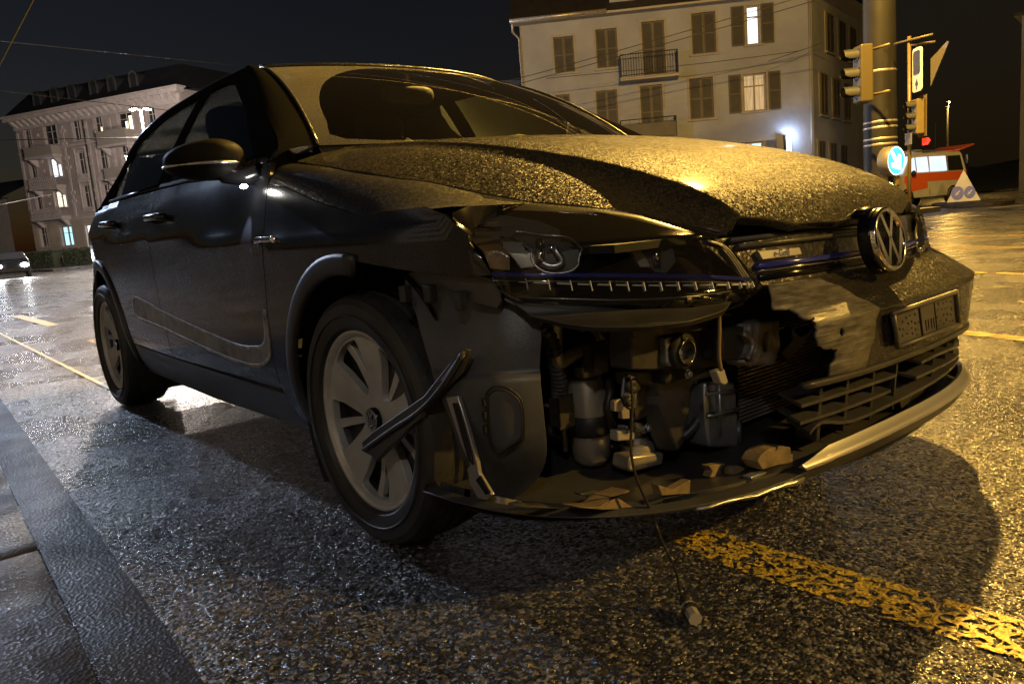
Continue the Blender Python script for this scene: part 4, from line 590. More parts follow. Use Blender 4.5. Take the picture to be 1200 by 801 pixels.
# ---- side panels, both sides
for sgn in (-1,1):
    S=(lambda g:(lambda x,z:Side(x,z,g)))(sgn)
    front=[(.32,.677),(.471,.664),(.476,.745),(.42,.785)] if sgn<0 else [(.40,.42),(.42,.60),(.471,.664),(.476,.745),(.42,.785)]
    arch=arcpts(.02,.315,.395,198,78 if sgn<0 else 12)
    top=[(x,shz(x)) for x in (.36,.25,.1,-.1,-.3,-.405)]
    panel('fender',[(-.405,.86),(-.409,.77),(-.434,.69),(-.47,.52),(-.487,.40),(-.49,.325),(-.44,.20)]+arch+front+top,S,SST,'paint',car)
    f=M()
    ribbon(f,arcpts(.02,.315,.382,205,80 if sgn<0 else 10),S,.050,.012); f.obj('arch_trim','plastic',car,smooth=True)
    fd=panel('front_door',[(-.412,.975),(-.412,.86),(-.416,.77),(-.441,.69),(-.477,.52),(-.494,.40),(-.497,.335),(-1.536,.345),(-1.522,.45),(-1.535,.55),(-1.545,.70),(-1.522,.83),(-1.518,.992)],S,SST,'paint',car)
    rdo=panel('rear_door',[(-1.526,.992),(-1.530,.83),(-1.553,.70),(-1.543,.55),(-1.530,.45),(-1.544,.345),(-2.13,.36),(-2.15,.47),(-2.22,.60),(-2.31,.70),(-2.37,.80),(-2.40,1.0)],S,SST,'paint',car)
    panel('quarter_panel',[(-2.408,1.0),(-2.378,.80),(-2.318,.70),(-2.228,.60),(-2.158,.47),(-2.137,.36),(-2.15,.22)]+arcpts(-2.60,.315,.415,-12,192)[1:]+[(-3.1,.24),(-3.34,.30),(-3.36,.80),(-3.31,.98),(-2.9,1.0)],S,SST,'paint',car)
    f=M(); ribbon(f,arcpts(-2.60,.315,.405,-8,188),S,.045,.010); f.obj('arch_trim','plastic',car,smooth=True)
    panel('sill',[(-.44,.205),(-.495,.318),(-1.5,.335),(-2.13,.350),(-2.16,.215),(-1.3,.19)],S,SST,'plastic2',car,rim=.03)
    # glass and pillars
    fw=[(-.585,1.012),(-1.49,1.018),(-1.49,1.372),(-1.30,1.366),(-1.15,1.33),(-.85,1.185)]
    rw=[(-1.60,1.02),(-2.36,1.026),(-2.56,1.11),(-2.46,1.30),(-2.1,1.350),(-1.60,1.372)]
    qw=[(-.47,1.000),(-.55,1.008),(-.60,1.055),(-.53,1.022)]
    frame=[(-.405,.985),(-.42,1.02),(-.62,1.135),(-.85,1.262),(-1.06,1.360),(-1.15,1.388),(-1.6,1.405),(-2.1,1.405),(-2.6,1.380),(-2.95,1.325),(-3.12,1.21),(-3.25,1.03),(-3.25,.99),(-2.4,1.003),(-1.5,.996)]
    panel('door_frame',frame,S,(.03,.022),'frameblack',car,holes=[fw,rw],rim=.008)
    panel('window_glass',fw,off(S,-.008),(.08,.06),'sideglass',fd,rim=0)
    panel('window_glass',rw,off(S,-.008),(.08,.06),'sideglass',rdo,rim=0)
    g=M(); ribbon(g,[(-.44,.985),(-1.0,.992),(-1.52,1.004)],off(S,.001),.016,.006); g.obj('window_seal','gloss',fd,smooth=True)
    g=M(); ribbon(g,[(-1.53,1.004),(-2.0,1.010),(-2.42,1.012)],off(S,.001),.016,.006); g.obj('window_seal','gloss',rdo,smooth=True)
    # handles: a bowl with a bar across
    for par,hx,hz in ((fd,-1.40,.883),(rdo,-2.15,.896)):
        h=M(); q=[np.array(S(hx+d,hz+.004*math.sin(i)))+np.array([0,sgn*b,0]) for i,(d,b) in enumerate(((-.105,.002),(-.09,.024),(0,.034),(.085,.026),(.105,.002)))]
        h.tube(spline(q,4),[.010]+[.014]*15+[.010],8); h.obj('door_handle','paint',par,smooth=True)
    # headlight-side shoulder between the wing and the bonnet
    hed=sorted([(x,abs(y)) for x,y in D['hoodedge']]); hx=[-.45,-.25,-.1]+[q[0] for q in hed]; hy=[.775,.782,.786]+[q[1] for q in hed]
    hyf=hermite(hx,hy)
    def shoulder(x,b,S=S,sgn=sgn):
        a=np.array(S(x,shz(x)-.004))-np.array([0,sgn*.003,0]); c=Hood(x,sgn*(hyf(x)+.004)); m=(a+c)/2+np.array([0,sgn*.022,.030])*(1-sst(.12,.42,x))
        return (1-b)**2*a+2*b*(1-b)*m+b*b*c
    SHO[sgn]=shoulder
    M().grid(shoulder,np.linspace(-.42,.43,60),np.linspace(0,1,14)).obj('fender_shoulder','dewlow',car,smooth=True)
    # pillar between windscreen and side frame
    fr=[(-.405,.985),(-.42,1.02),(-.62,1.135),(-.85,1.262),(-1.06,1.360),(-1.15,1.388)]
    ffx=hermite([0,.12,.35,.62,.88,1],[-q[0] for q in fr]); ffz=hermite([0,.12,.35,.62,.88,1],[q[1] for q in fr])
    def pillar(b,w,S=S,sgn=sgn):
        a=Wind(sgn*1.0,b); c=np.array(S(-ffx(b),ffz(b))); m=(a+c)/2+np.array([.012,sgn*.02,.016])
        return (1-w)**2*a+2*w*(1-w)*m+w*w*c
    M().grid(pillar,np.linspace(0,1,24),np.linspace(0,1,7)).obj('windscreen_pillar','frameblack',car,smooth=True)
    g=M(); g.tube([tuple(np.array(Wind(sgn*1.0,b))+np.array([.004,0,.006])) for b in np.linspace(-.01,1,20)],.006,6); g.obj('windscreen_trim','dewlow',car,smooth=True)
    def railf(x,b,S=S,sgn=sgn):
        z=hermite([-3.12,-2.95,-2.6,-2.1,-1.6,-1.15],[1.21,1.325,1.380,1.405,1.405,1.388])(x); a=np.array(S(x,z)); c=Roof(x,sgn*.535); return a*(1-b)+c*b+np.array([0,0,.012*4*b*(1-b)])
    M().grid(railf,np.linspace(-3.08,-1.13,30),np.linspace(0,1,5)).obj('roof_rail','paint',car,smooth=True)
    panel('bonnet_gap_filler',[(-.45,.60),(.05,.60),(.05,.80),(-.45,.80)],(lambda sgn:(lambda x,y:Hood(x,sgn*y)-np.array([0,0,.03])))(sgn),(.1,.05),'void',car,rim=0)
RS=lambda x,z:Side(x,z,-1)
sm=[(-1.955,.545),(-1.90,.575),(-1.80,.566),(-1.65,.548),(-1.56,.532),(-1.2,.492),(-.8,.452),(-.62,.452),(-.52,.475),(-.487,.56),(-.475,.56),(-.49,.46),(-.54,.415),(-.66,.392),(-.9,.40),(-1.3,.436),(-1.56,.462),(-1.8,.478),(-1.91,.487),(-1.955,.51)]
sc_=panel('scrape_mark',spline(sm,3,True),off(RS,.0015),(.05,.03),'scrape',car,rim=0)
m=M(); ribbon(m,spline(sm+[sm[0]],3),off(RS,.0022),.011,.0006); m.obj('scrape_edge','scrapeedge',sc_,smooth=True)
# front wing badge
b=M(); ribbon(b,[(-.455,.768),(-.40,.769),(-.345,.768),(-.315,.764)],off(RS,.002),.016,.006); b.obj('wing_badge','chrome',car,smooth=True)
# ---- roof, bonnet, windscreen, tailgate
xs=[-1.13,-1.6,-2.1,-2.6,-2.95,-3.12]
panel('roof',[(-.985,0),(-1.01,-.25),(-1.075,-.45),(-1.115,-.54),(-1.6,-.545),(-2.1,-.545),(-2.6,-.54),(-3.0,-.53),(-3.13,-.5),(-3.15,0),(-3.13,.5),(-3.0,.53),(-2.6,.54),(-2.1,.545),(-1.6,.545),(-1.115,.54),(-1.075,.45),(-1.01,.25)],lambda x,y:Roof(x,y),(.08,.06),'dewlow',car)
def rear(y,z):
    xr=hermite([.2,.5,.8,.98,1.15,1.3],[-3.36,-3.43,-3.41,-3.33,-3.19,-3.10])(z); hw=hermite([.2,.8,1.0,1.3],[.72,.72,.68,.54])(z)
    return np.array([xr+.10*(abs(y)/hw)**2.5,y,z])
panel('tailgate',[(-.66,.62),(.66,.62),(.60,1.0),(.53,1.29),(-.53,1.29),(-.60,1.0)],rear,(.08,.06),'paint',car,rim=.02)
panel('rear_bumper',[(-.70,.24),(.70,.24),(.71,.61),(-.71,.61)],rear,(.08,.06),'paint',car,rim=.02)
RH=[tuple(q) for q in D['hoodedge']]
rr=[(x,y) for x,y in RH]            # from the rear to the front, right side
mid=[(.79,-.25),(.802,-.1),(.802,.1),(.79,.25)]
lf=[(x,-y) for x,y in RH[::-1]]
hoodpoly=[(-.42,-.765),(-.25,-.78),(-.1,-.784)]+rr+mid+lf+[(-.1,.784),(-.25,.78),(-.42,.765),(-.40,.64),(-.29,.50),(-.19,.3),(-.145,.12),(-.145,-.12),(-.19,-.3),(-.29,-.50),(-.40,-.64)]
hood=panel('bonnet',hoodpoly,Hood,(.024,.012),'dew',car,rim=.022,edge=.004,lines=[[(x,g_*(_yc(x)+d_)) for x in np.linspace(-.33,.735,46)] for g_ in (-1,1) for d_ in (0.,.004)])
M().grid(lambda a,b:Wind(a,-.05+.12*b)+np.array([.03,0,-.035+.0*b]),np.linspace(-1,1,20),np.linspace(0,1,3)).obj('cowl_panel','plastic',car,smooth=True)
wip=[(-.90,.04),(-.93,.18),(-.90,.40),(-.80,.62),(-.62,.80),(-.40,.905),(-.15,.945),(.15,.92),(.45,.86),(.68,.74),(.84,.52),(.90,.28),(.90,.04),(.45,.015),(0,.01),(-.45,.015)]
wip=spline(wip,3,True)
wsp=[(-1,0),(0,0),(1,0),(1,1),(0,1),(-1,1)]
ws=panel('windscreen',wsp,Wind,(.06,.06),'screendew',car,holes=[wip],rim=0)
panel('wiped_glass',wip,Wind,(.06,.06),'screen',ws,rim=0)
# wipers parked at the foot of the screen
for a0,a1 in ((-.5,.05),(-.12,.62)):
    w=M(); w.tube([tuple(Wind(a0+(a1-a0)*t,-.04+.02*t)+np.array([.0,0,.006])) for t in np.linspace(0,1,10)],.006,6); w.obj('wiper','void',car,smooth=True)
M().tube([tuple(Wind(a,1.0)+np.array([-.004,0,.006])) for a in np.linspace(-1,1,24)],.006,6).obj('windscreen_header','dewlow',car,smooth=True)
# ---- interior
M().box(-.95,-.18,-.66,.66,.62,.90).obj('dashboard','interior',car,bevel=.05)
M().grid(lambda a,b:np.array([-.2-.75*b,a*.66,.93+.03*math.sin(b*3)]),np.linspace(-1,1,8),np.linspace(0,1,5)).obj('dashboard_top','interior',car,smooth=True)
sw=M(); sw.lathe([(.185+.015*cos(t),.015*sin(t)) for t in np.linspace(0,2*pi,9)],28); 
T=Matrix.Translation((-.86,.37,.93))@Matrix.Rotation(radians(-65),4,'Y'); sw.v=[tuple(T@Vector(p)) for p in sw.v]
so=sw.obj('steering_wheel','interior',car,smooth=True)
for y in (-.37,.37):
    s=M(); s.ell((-1.35,y,.52),(.27,.25,.10),20,10,.5); so=s.obj('seat','cloth',car,smooth=True)
    s=M(); s.ell((0,0,.32),(.09,.24,.36),20,10,.55,T=lambda q,y=y:(-1.62+q[0]-.28*q[2],y+q[1],.56+q[2])); s.obj('backrest','cloth',so,smooth=True)
    s=M(); s.ell((-1.86,y,1.29),(.06,.13,.085),16,8,.6); s.obj('headrest','cloth',so,smooth=True)
s=M(); s.ell((-2.35,0,.52),(.25,.6,.10),20,10,.4); so=s.obj('rear_seat','cloth',car,smooth=True)
s=M(); s.ell((-2.62,0,.82),(.10,.6,.32),20,10,.4); s.obj('backrest','cloth',so,smooth=True)
for y in (-.4,.4):
    s=M(); s.ell((-2.70,y,1.19),(.06,.13,.08),16,8,.6); s.obj('headrest','cloth',so,smooth=True)
s=M(); s.ell((-1.0,0,1.29),(.03,.12,.035),16,8,.6); s.tube([(-1.0,0,1.30),(-1.0,0,1.37)],.012,8); s.obj('rear_view_mirror','interior',car,smooth=True)
M().box(-3.2,.25,-.70,.70,.20,.26).box(-3.2,-.2,-.76,-.70,.24,.34).box(-3.2,-.2,.70,.76,.24,.34).obj('floor_pan','void',car)
M().box(-.22,-.16,-.74,.74,.24,.92).obj('bulkhead','void',car)
# ---- wheels
def make_wheel():
    w=bpy.data.objects.new('wheel',None); COL.objects.link(w); w.parent=car
    # tyre; axle along y, outside towards -y. local y=0 at wheel centre plane
    prof=[(.222,-.085),(.232,-.098),(.262,-.106),(.288,-.104),(.302,-.094),(.3085,-.078)]
    n=216; tread=[-.078+.156*i/26 for i in range(27)]
    mm=M(); vs=[];fs=[]
    full=prof+[(None,h) for h in tread[1:-1]]+[(r,-h) for r,h in prof[::-1]]
    k=len(full)
    for i in range(n):
        a=2*pi*i/n
        for j,(r,h) in enumerate(full):
            if r is None:
                r=.3145-.006*(abs(h)/.078)**2.2
                g=any(abs(h-c)<.0045 for c in (-.042,-.014,.014,.042))
                blk=(i+int(abs(h)*120))%6
                if g: r-=.006
                elif blk==0 and abs(h)>.016: r-=.0025
            vs.append((r*cos(a),h,r*sin(a)))
        i2=(i+1)%n
        for j in range(k-1): fs.append((i*k+j,i2*k+j,i2*k+j+1,i*k+j+1))
    mm.add(vs,fs); ty=mm.obj('tyre','rubber',w); smooth_by_angle(ty,25)
    for r0 in (.243,.268,.292): pass
    rg=M(); rg.lathe([(.262+.0035*cos(t),-.1068+.0035*sin(t)) for t in np.linspace(0,2*pi,7)],96,axis='y').obj('sidewall_rib','rubber',ty,smooth=True)
    # rim barrel
    M().lathe([(.222,-.086),(.218,-.080),(.205,-.060),(.19,.0),(.19,.07),(.222,.085)],72,axis='y').obj('rim_barrel','rimdark',w,smooth=True)
    M().lathe([(.203,-.072),(.209,-.080),(.217,-.088),(.2235,-.089),(.225,-.084)],96,axis='y').obj('rim_flange','rim',w,smooth=True)
    def face(x,z):
        r=math.hypot(x,z); return np.array([x,-(.066+.020*sst(.21,.05,r)*(-.4)+.010*sst(.15,.21,r)),z])
    hol=[];bars=[]
    for q in range(5):
        c=radians(-168+72*q)
        pl=[(.072,-10),(.090,-15),(.13,-18.5),(.180,-20),(.201,-18),(.205,0),(.201,18),(.180,20),(.13,18.5),(.090,15),(.072,10),(.062,0)]
        hol.append(spline([(r*cos(c+radians(a)),r*sin(c+radians(a))) for r,a in pl],3,True)); bars.append(c)
    ring=[(.2085*cos(2*pi*i/72),.2085*sin(2*pi*i/72)) for i in range(72)]
    CB=globals()['CTR']
    def fpanel(name,poly,fn,holes,m,parent,rim):
        global nrm
        keep=nrm
        nrm=lambda fn,u,v,h: np.array([0,-1.,0])
        try: return panel(name,poly,fn,(.012,.012),m,parent,rim=rim,holes=holes,edge=.002)
        finally: nrm=keep
    sp=fpanel('rim_face',ring,face,hol,'rim',w,.02)
    for c in bars:
        b=[(r*cos(c+d/r),r*sin(c+d/r)) for r,d in ((.064,-.006),(.12,-.0085),(.206,-.011),(.206,.011),(.12,.0085),(.064,.006))]
        fpanel('spoke',b,lambda x,z:face(x,z)+np.array([0,.014,0]),[],'rim',w,.015)
    M().lathe([(.0,-.040),(.207,-.040),(.207,-.03)],48,axis='y').obj('wheel_back','rimdark',w,smooth=True)
    M().lathe([(.0,-.02),(.135,-.02),(.135,.0),(.0,.0)],48,axis='y').obj('brake_disc','alloy',w)
    hc=M().lathe([(0,-.074),(.024,-.0735),(.0285,-.071),(.029,-.06)],40,axis='y').obj('hub_cap','gloss',w,smooth=True)
    em=M(); em.lathe([(.0215,-.0735),(.0225,-.0765),(.0265,-.0765),(.0275,-.0735)],40,axis='y')
    def bar(a,b,wd):
        a=np.array(a)*.0225;b=np.array(b)*.0225;d=(b-a)/np.linalg.norm(b-a);c=np.array([-d[1],d[0]])*wd/2
        em.prism([(a[0]+c[0],-.0735,a[1]+c[1]),(b[0]+c[0],-.0735,b[1]+c[1]),(b[0]-c[0],-.0735,b[1]-c[1]),(a[0]-c[0],-.0735,a[1]-c[1])],(0,-.003,0))
    for s_ in (-1,1):
        bar((.40*s_,.86),(0,.10),.0036); bar((.88*s_,.38),(.40*s_,-.86),.0036); bar((.40*s_,-.86),(0,.0),.0036)
    em.obj('hub_emblem','satin',hc)
    return w
wh=make_wheel(); wh.location=(0,-.775,.312)
w2=None
def dupw(loc,rz,spin):
    r=wh.copy(); COL.objects.link(r); r.parent=car; r.location=loc
    r.rotation_euler=(0,0,0); r.rotation_euler=Matrix.Rotation(rz,3,'Z').to_euler() if not spin else (Matrix.Rotation(rz,3,'Z')@Matrix.Rotation(spin,3,'Y')).to_euler()
    def rec(a,b):
        for ch in list(a.children):
            c=ch.copy(); COL.objects.link(c); c.parent=b; rec(ch,c)
    rec(wh,r); return r
dupw((-2.629,-.768,.312),0,radians(20)); dupw((0,.775,.312),pi,radians(35)); dupw((-2.629,.768,.312),pi,radians(50))
# wheel houses
for cx,R,s in ((.02,.40,-1),(.02,.40,1),(-2.60,.41,-1),(-2.60,.41,1)):
    a1=95 if (s<0 and cx>0) else 215
    m=M(); m.grid(lambda t,y:np.array([cx+R*cos(radians(t)),s*y,.315+R*sin(radians(t))]),np.linspace(215,-30 if not(s<0 and cx>0) else 40,30),np.linspace(.50,.85,5)); m.obj('wheel_house','plastic',car,smooth=True)
    M().box(cx-R,cx+R,min(s*.49,s*.50),max(s*.49,s*.50),.2,.75).obj('wheel_house_wall','void',car)
    M().tube([(cx,s*.70,.312),(cx,s*.2,.30)],.03,10).obj('drive_shaft','void',car,smooth=True)
# ---- door mirrors
for sgn in (-1,1):
    def mt(q,s=sgn): 
        # swept housing: rounder in front, flat behind
        x,y,z=q; x=x if x>0 else x*.55
        return (-.585+x-.72*max(0,y),s*(.955+y*.9),1.002+z*(1-.25*max(0,y)/.13))
    up=M(); up.ell((0,0,0),(.082,.108,.057),28,16,.75,T=mt); n_=[f for f in up.f]
    upc=M(); upc.v=up.v; upc.f=[f for f in up.f if np.mean([up.v[i][2] for i in f])>=.988]
    mir=upc.obj('mirror_cap','mirrorcap',car,smooth=True)
    lo=M(); lo.v=up.v; lo.f=[f for f in up.f if np.mean([up.v[i][2] for i in f])<.988]
    lo.obj('mirror_housing','mirrorcap',mir,smooth=True)
    tr_=M(); ring=sorted([(math.atan2(p[1]-sgn*.985,p[0]+.62),p) for p in up.v if abs(p[2]-.995)<.012],key=lambda t:t[0])
    tr_.tube([mt((.084*cos(t),.110*sin(t)-.0,-.014)) for t in np.linspace(-1.3,1.75,20)],.0042,6); tr_.obj('mirror_trim','satin',mir,smooth=True)
    st=M(); st.tube(spline([(-.50,sgn*.84,.965),(-.53,sgn*.88,.955),(-.56,sgn*.93,.965)],4),[.035,.034,.032,.032,.030,.03,.03,.03,.03],12); st.obj('mirror_stalk','gloss',mir,smooth=True)
    if sgn<0:
        pl=M(); pl.ell((-.475,-.905,.918),(.012,.010,.006),12,8); pl.obj('puddle_lamp','ledglow',mir,smooth=True)
        lamp('puddle_light',(-.49,-.915,.908),5.0,(.72,.82,1),mir,.006,34,(-.33,.12,-1.0))
# ---- front end: bumper, grille, lamps
FR=lambda s,t:Front(s,t)
FS=(.028,.28)
tear=[]
_r=random.Random(5)
for _a,_b in zip(D['tear'],D['tear'][1:]):
    tear.append(tuple(_a))
    for _t in (.33,.66): tear.append((_a[0]+(_b[0]-_a[0])*_t+_r.uniform(-.003,.003),_a[1]+(_b[1]-_a[1])*_t+_r.uniform(-.035,.035)))
tear.append(tuple(D['tear'][-1])); scl=D['scuffline']; fb=D['facebase']
dent=lambda p: .010*math.sin(p[1]*31+p[2]*19)*math.sin(p[2]*47+1)+.004*math.sin(p[1]*90+p[2]*70)
hole=spline(D['scuffhole'],3,True)
scuffpoly=tear+[D['scuffbase'][1]]+[tuple(q) for q in scl[:-1][::-1]][:-1]
panel('scuffed_bumper_corner',scuffpoly,FR,(.010,.14),'scuff',car,rim=.004,edge=.001,holes=[hole],noise=lambda p:.10*dent(p))
face=[tuple(q) for q in scl]+[tuple(q) for q in fb[1:]]+[(.42,5.0),(.6,5.0),(.80,5.0),(.80,7),(.80,8.6),(.70,8.75),(.55,8.95),(.40,9.02),(.2,9.02),(0,9.02),(-.14,9.02)]
bump=panel('bumper',face,FR,(.016,.16),'dew',car,rim=.012)
tb=[tuple(q) for q in D['trimbar']]+[(.45,4.75),(.62,4.8),(.80,4.85)]
m=M(); ribbon(m,spline(tb,3),off(FR,-.004),.013,.010); m.obj('grille_trim','plastic2',car,smooth=True)
panel('bumper_corner_panel',[(.60,2.6),(.80,2.6),(.80,4.8),(.60,4.8)],off(FR,-.01),(.05,.4),'plastic2',car)
# slats of the lower grille
def slat(pts,name='grille_slat',dep=.075,th=.007,ext=()):
    P=[np.array(FR(*q)) for q in spline(list(pts)+list(ext),3)]
    m=M(); n=len(P); vs=[]
    for p in P:
        d=np.array([p[0]-.1,p[1]*.9,0]); d/=np.linalg.norm(d); b=p-d*dep+np.array([0,0,.012])
        vs+=[p+np.array([0,0,th/2])-d*.002,p-np.array([0,0,th/2])-d*.002,b-np.array([0,0,th/2]),b+np.array([0,0,th/2])]
    fs=[]
    for i in range(n-1):
        for k in range(4): fs.append((i*4+k,i*4+(k+1)%4,(i+1)*4+(k+1)%4,(i+1)*4+k))
    fs+=[(0,1,2,3),tuple(range((n-1)*4,n*4))[::-1]]
    m.add(vs,fs); return smooth_by_angle(m.obj(name,'plastic2',car),40)
slat(D['slatA1'],ext=[(.48,3.72),(.61,3.75)]); slat(D['slatA2'],ext=[(.50,3.36),(.61,3.4)]); slat(D['slatB1']); slat(D['slatB2']); slat(D['slatC'],ext=[(.50,3.1),(.61,3.1)])
for s in (-.20,-.13,-.05,.03,.19,.27,.36,.47,.58):
    a=np.array(FR(s,2.9)); b=np.array(FR(s,4.7)); d=np.array([a[0]-.1,a[1]*.9,0]); d/=np.linalg.norm(d); t=np.array([-d[1],d[0],0])*.004
    q=[a-d*.022,a-d*.085,b-d*.085,b-d*.022]
    M().prism([p-t for p in q],t*2).obj('grille_divider','plastic',car)
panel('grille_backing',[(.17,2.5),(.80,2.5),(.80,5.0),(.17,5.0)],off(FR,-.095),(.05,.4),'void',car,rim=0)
# number plate holder
pc=[np.array(off(FR,.010)(*q)) for q in D['plate']]
cen=sum(pc)/4
PTL,PTR,PBR,PBL=pc
def PM(u,v,h=0.):
    p=PTL*(1-u)*(1-v)+PTR*u*(1-v)+PBR*u*v+PBL*(1-u)*v
    n=np.cross(PTR-PTL,PTL-PBL); n/=np.linalg.norm(n); n=n if n[0]>0 else -n
    return p+n*h
rng=random.Random(3); hs=[]
for (u0,u1,n,wd,hh) in ((.05,.36,22,.022,.10),(.66,.92,20,.020,.10)):
    tries=0;pl=[]
    while len(pl)<n and tries<900:
        tries+=1; u=rng.uniform(u0,u1); v=rng.uniform(.14,.86)
        if all(abs(u-a)>.045 or abs(v-b)>.17 for a,b in pl): pl.append((u,v))
    for u,v in pl:
        a=hh*rng.uniform(.45,1)/2; hs.append([(u-wd/2,v-a),(u+wd/2,v-a*.9),(u+wd/2,v+a),(u-wd/2,v+a*.9)])
for u in (.47,.51,.56,.60): hs.append([(u-.011,.50),(u+.011,.50),(u+.011,.86),(u-.011,.86)])
hs.append([(.375,.06),(.415,.06),(.415,.95),(.375,.95)]); hs.append([(.625,.06),(.650,.06),(.650,.95),(.625,.95)])
_k=nrm; _pn=PM(0,0,1)-PM(0,0,0)
nrm=lambda fn,u,v,h:_pn
ph=panel('plate_holder',[(.02,.05),(.98,.05),(.98,.95),(.02,.95)],lambda u,v:PM(u,v,.004),(.05,.14),'holder',car,rim=.006,holes=hs,edge=.001)
nrm=_k
m=M(); m.prism([PM(0,0,-.012),PM(1,0,-.012),PM(1,1,-.012),PM(0,1,-.012)],_pn*.006); m.obj('holder_back','void',ph)
m=M()
for a,b in (((-.01,-.05),(1.02,-.05)),((1.0,-.05),(1.0,1.0)),((0,1.0),(1.0,1.0)),((0,.0),(0,1.0))): 
    m.tube([PM(*a,.006),PM((a[0]+b[0])/2,(a[1]+b[1])/2,.007),PM(*b,.006)],.006,6)
m.obj('holder_frame','holder',ph,smooth=True)
# upper grille
gp=[tuple(q) for q in D['grille'] if q[0]<.40]; 
gpoly=[(-.338,9.93),(-.2,9.93),(0,9.94),(.2,9.94),(.44,9.95),(.475,9.6),(.475,9.1),(.2,9.05),(0,9.05),(-.15,9.05),(-.255,9.08)]
gr=panel('grille',gpoly,off(FR,-.012),(.03,.1),'dewlow',car,rim=.02)
def gl(key,dm=None): return [tuple(q) for q in D[key] if q[0]<.36]+[(.46,D[key][-2][1])]
m=M(); ribbon(m,gl('gr_upper'),off(FR,-.010),.012,.010); m.obj('grille_bar','plastic',gr,smooth=True)
m=M(); ribbon(m,gl('gr_bar1'),off(FR,-.010),.010,.012); m.obj('grille_bar','plastic2',gr,smooth=True)
ss=[tuple(q) for q in D['gr_strip'] if q[0]<.30]+[(.36,9.36),(.46,9.37)]
m=M(); ribbon(m,[(s,t+.035) for s,t in ss],off(FR,-.010),.011,.013); m.obj('blue_strip','blue',gr,smooth=True)
m=M(); ribbon(m,[(s,t-.05) for s,t in ss],off(FR,-.010),.005,.014); m.obj('chrome_strip','chrome',gr,smooth=True)
lw=[(s,t-.16) for s,t in ss]
m=M(); ribbon(m,lw,off(FR,-.010),.012,.006); m.obj('grille_bar','gloss',gr,smooth=True)
# grille badge with its lettering
bq=[np.array(off(FR,.0)(*q)) for q in D['badge']]
bn=np.cross(bq[1]-bq[0],bq[0]-bq[3]); bn/=np.linalg.norm(bn); bn=bn if bn[0]>0 else -bn
bd=M().prism([q-bn*.012 for q in bq],bn*.014).obj('grille_badge','satin',gr,bevel=.001)
def text_mesh(txt,m,parent,size,org,ex,ey,depth,name='lettering'):
    cu=bpy.data.curves.new('t','FONT'); cu.body=txt; cu.size=1; cu.extrude=.0; cu.align_x='CENTER'; cu.align_y='CENTER'
    o=bpy.data.objects.new('t',cu); COL.objects.link(o); bpy.context.view_layer.update()
    me=bpy.data.meshes.new_from_object(o.evaluated_get(bpy.context.evaluated_depsgraph_get())); bpy.data.objects.remove(o)
    ez=np.cross(ex,ey); mm=M(); vs=[tuple(np.array(org)+np.array(ex)*(v.co.x*size)+np.array(ey)*(v.co.y*size)) for v in me.vertices]
    k=len(vs); vs2=[tuple(np.array(v)+ez*depth) for v in vs]
    fs=[tuple(p.vertices) for p in me.polygons]
    ec={}
    for f in fs:
        for a,b in zip(f,f[1:]+f[:1]): ec[(a,b)]=1
    mm.v=vs+vs2; mm.f=[tuple(i+k for i in f) for f in fs]+[(a,b,b+k,a+k) for (a,b) in ec if (b,a) not in ec]
    return mm.obj(name,m,parent,norm=False)
bx=(bq[1]-bq[0]); bx/=np.linalg.norm(bx); by=np.cross(bn,bx)
text_mesh('e-Golf',  'chrome',bd,.020,sum(bq)/4+bn*.002,bx,by,.002)
# ---- emblem
ec=np.array([.868,0,.657]); EX=np.array([0,1.,0]); EY=np.array([-.17,0,1.]); EY/=np.linalg.norm(EY); EZ=np.cross(EX,EY)
def EP(a,b,h): return ec+EX*a+EY*b+EZ*h
def lat(prof,seg=56):
    m=M(); vs=[];fs=[];n=len(prof)
    for k in range(seg):
        t=2*pi*k/seg
        vs+=[EP(r*cos(t),r*sin(t),h) for r,h in prof]
    for k in range(seg):
        for i in range(n-1): fs.append((k*n+i,((k+1)%seg)*n+i,((k+1)%seg)*n+i+1,k*n+i+1))
    return m.add(vs,fs)
eb=lat([(0,-.006),(.062,-.006),(.070,-.004),(.0735,-.012),(.074,-.034)]).obj('emblem_base','gloss',car,smooth=True)
lat([(.0585,-.004),(.060,.003),(.063,.006),(.068,.006),(.0712,.002),(.072,-.006)]).obj('emblem_ring','chrome',eb,smooth=True)
m=M()
def ebar(a,b,wd,h=.004):
    a=np.array(a)*.062;b=np.array(b)*.062;d=(b-a)/np.linalg.norm(b-a);c=np.array([-d[1],d[0]])*wd/2
    q=[(a+c),(b+c),(b-c),(a-c)]; m.prism([EP(p[0],p[1],-.006) for p in q],EZ*.010)
for s_ in (-1,1):
    ebar((.42*s_,.90),(.02*s_,.08),.0105); ebar((.92*s_,.36),(.40*s_,-.90),.0105); ebar((.40*s_,-.90),(.0,.02),.0105)
m.obj('emblem_letters','chrome',eb)
bpp=M(); bpp.ell((.822,-.004,.716),(.030,.045,.016),20,10); bpp.obj('emblem_shroud','gloss',car,smooth=True)
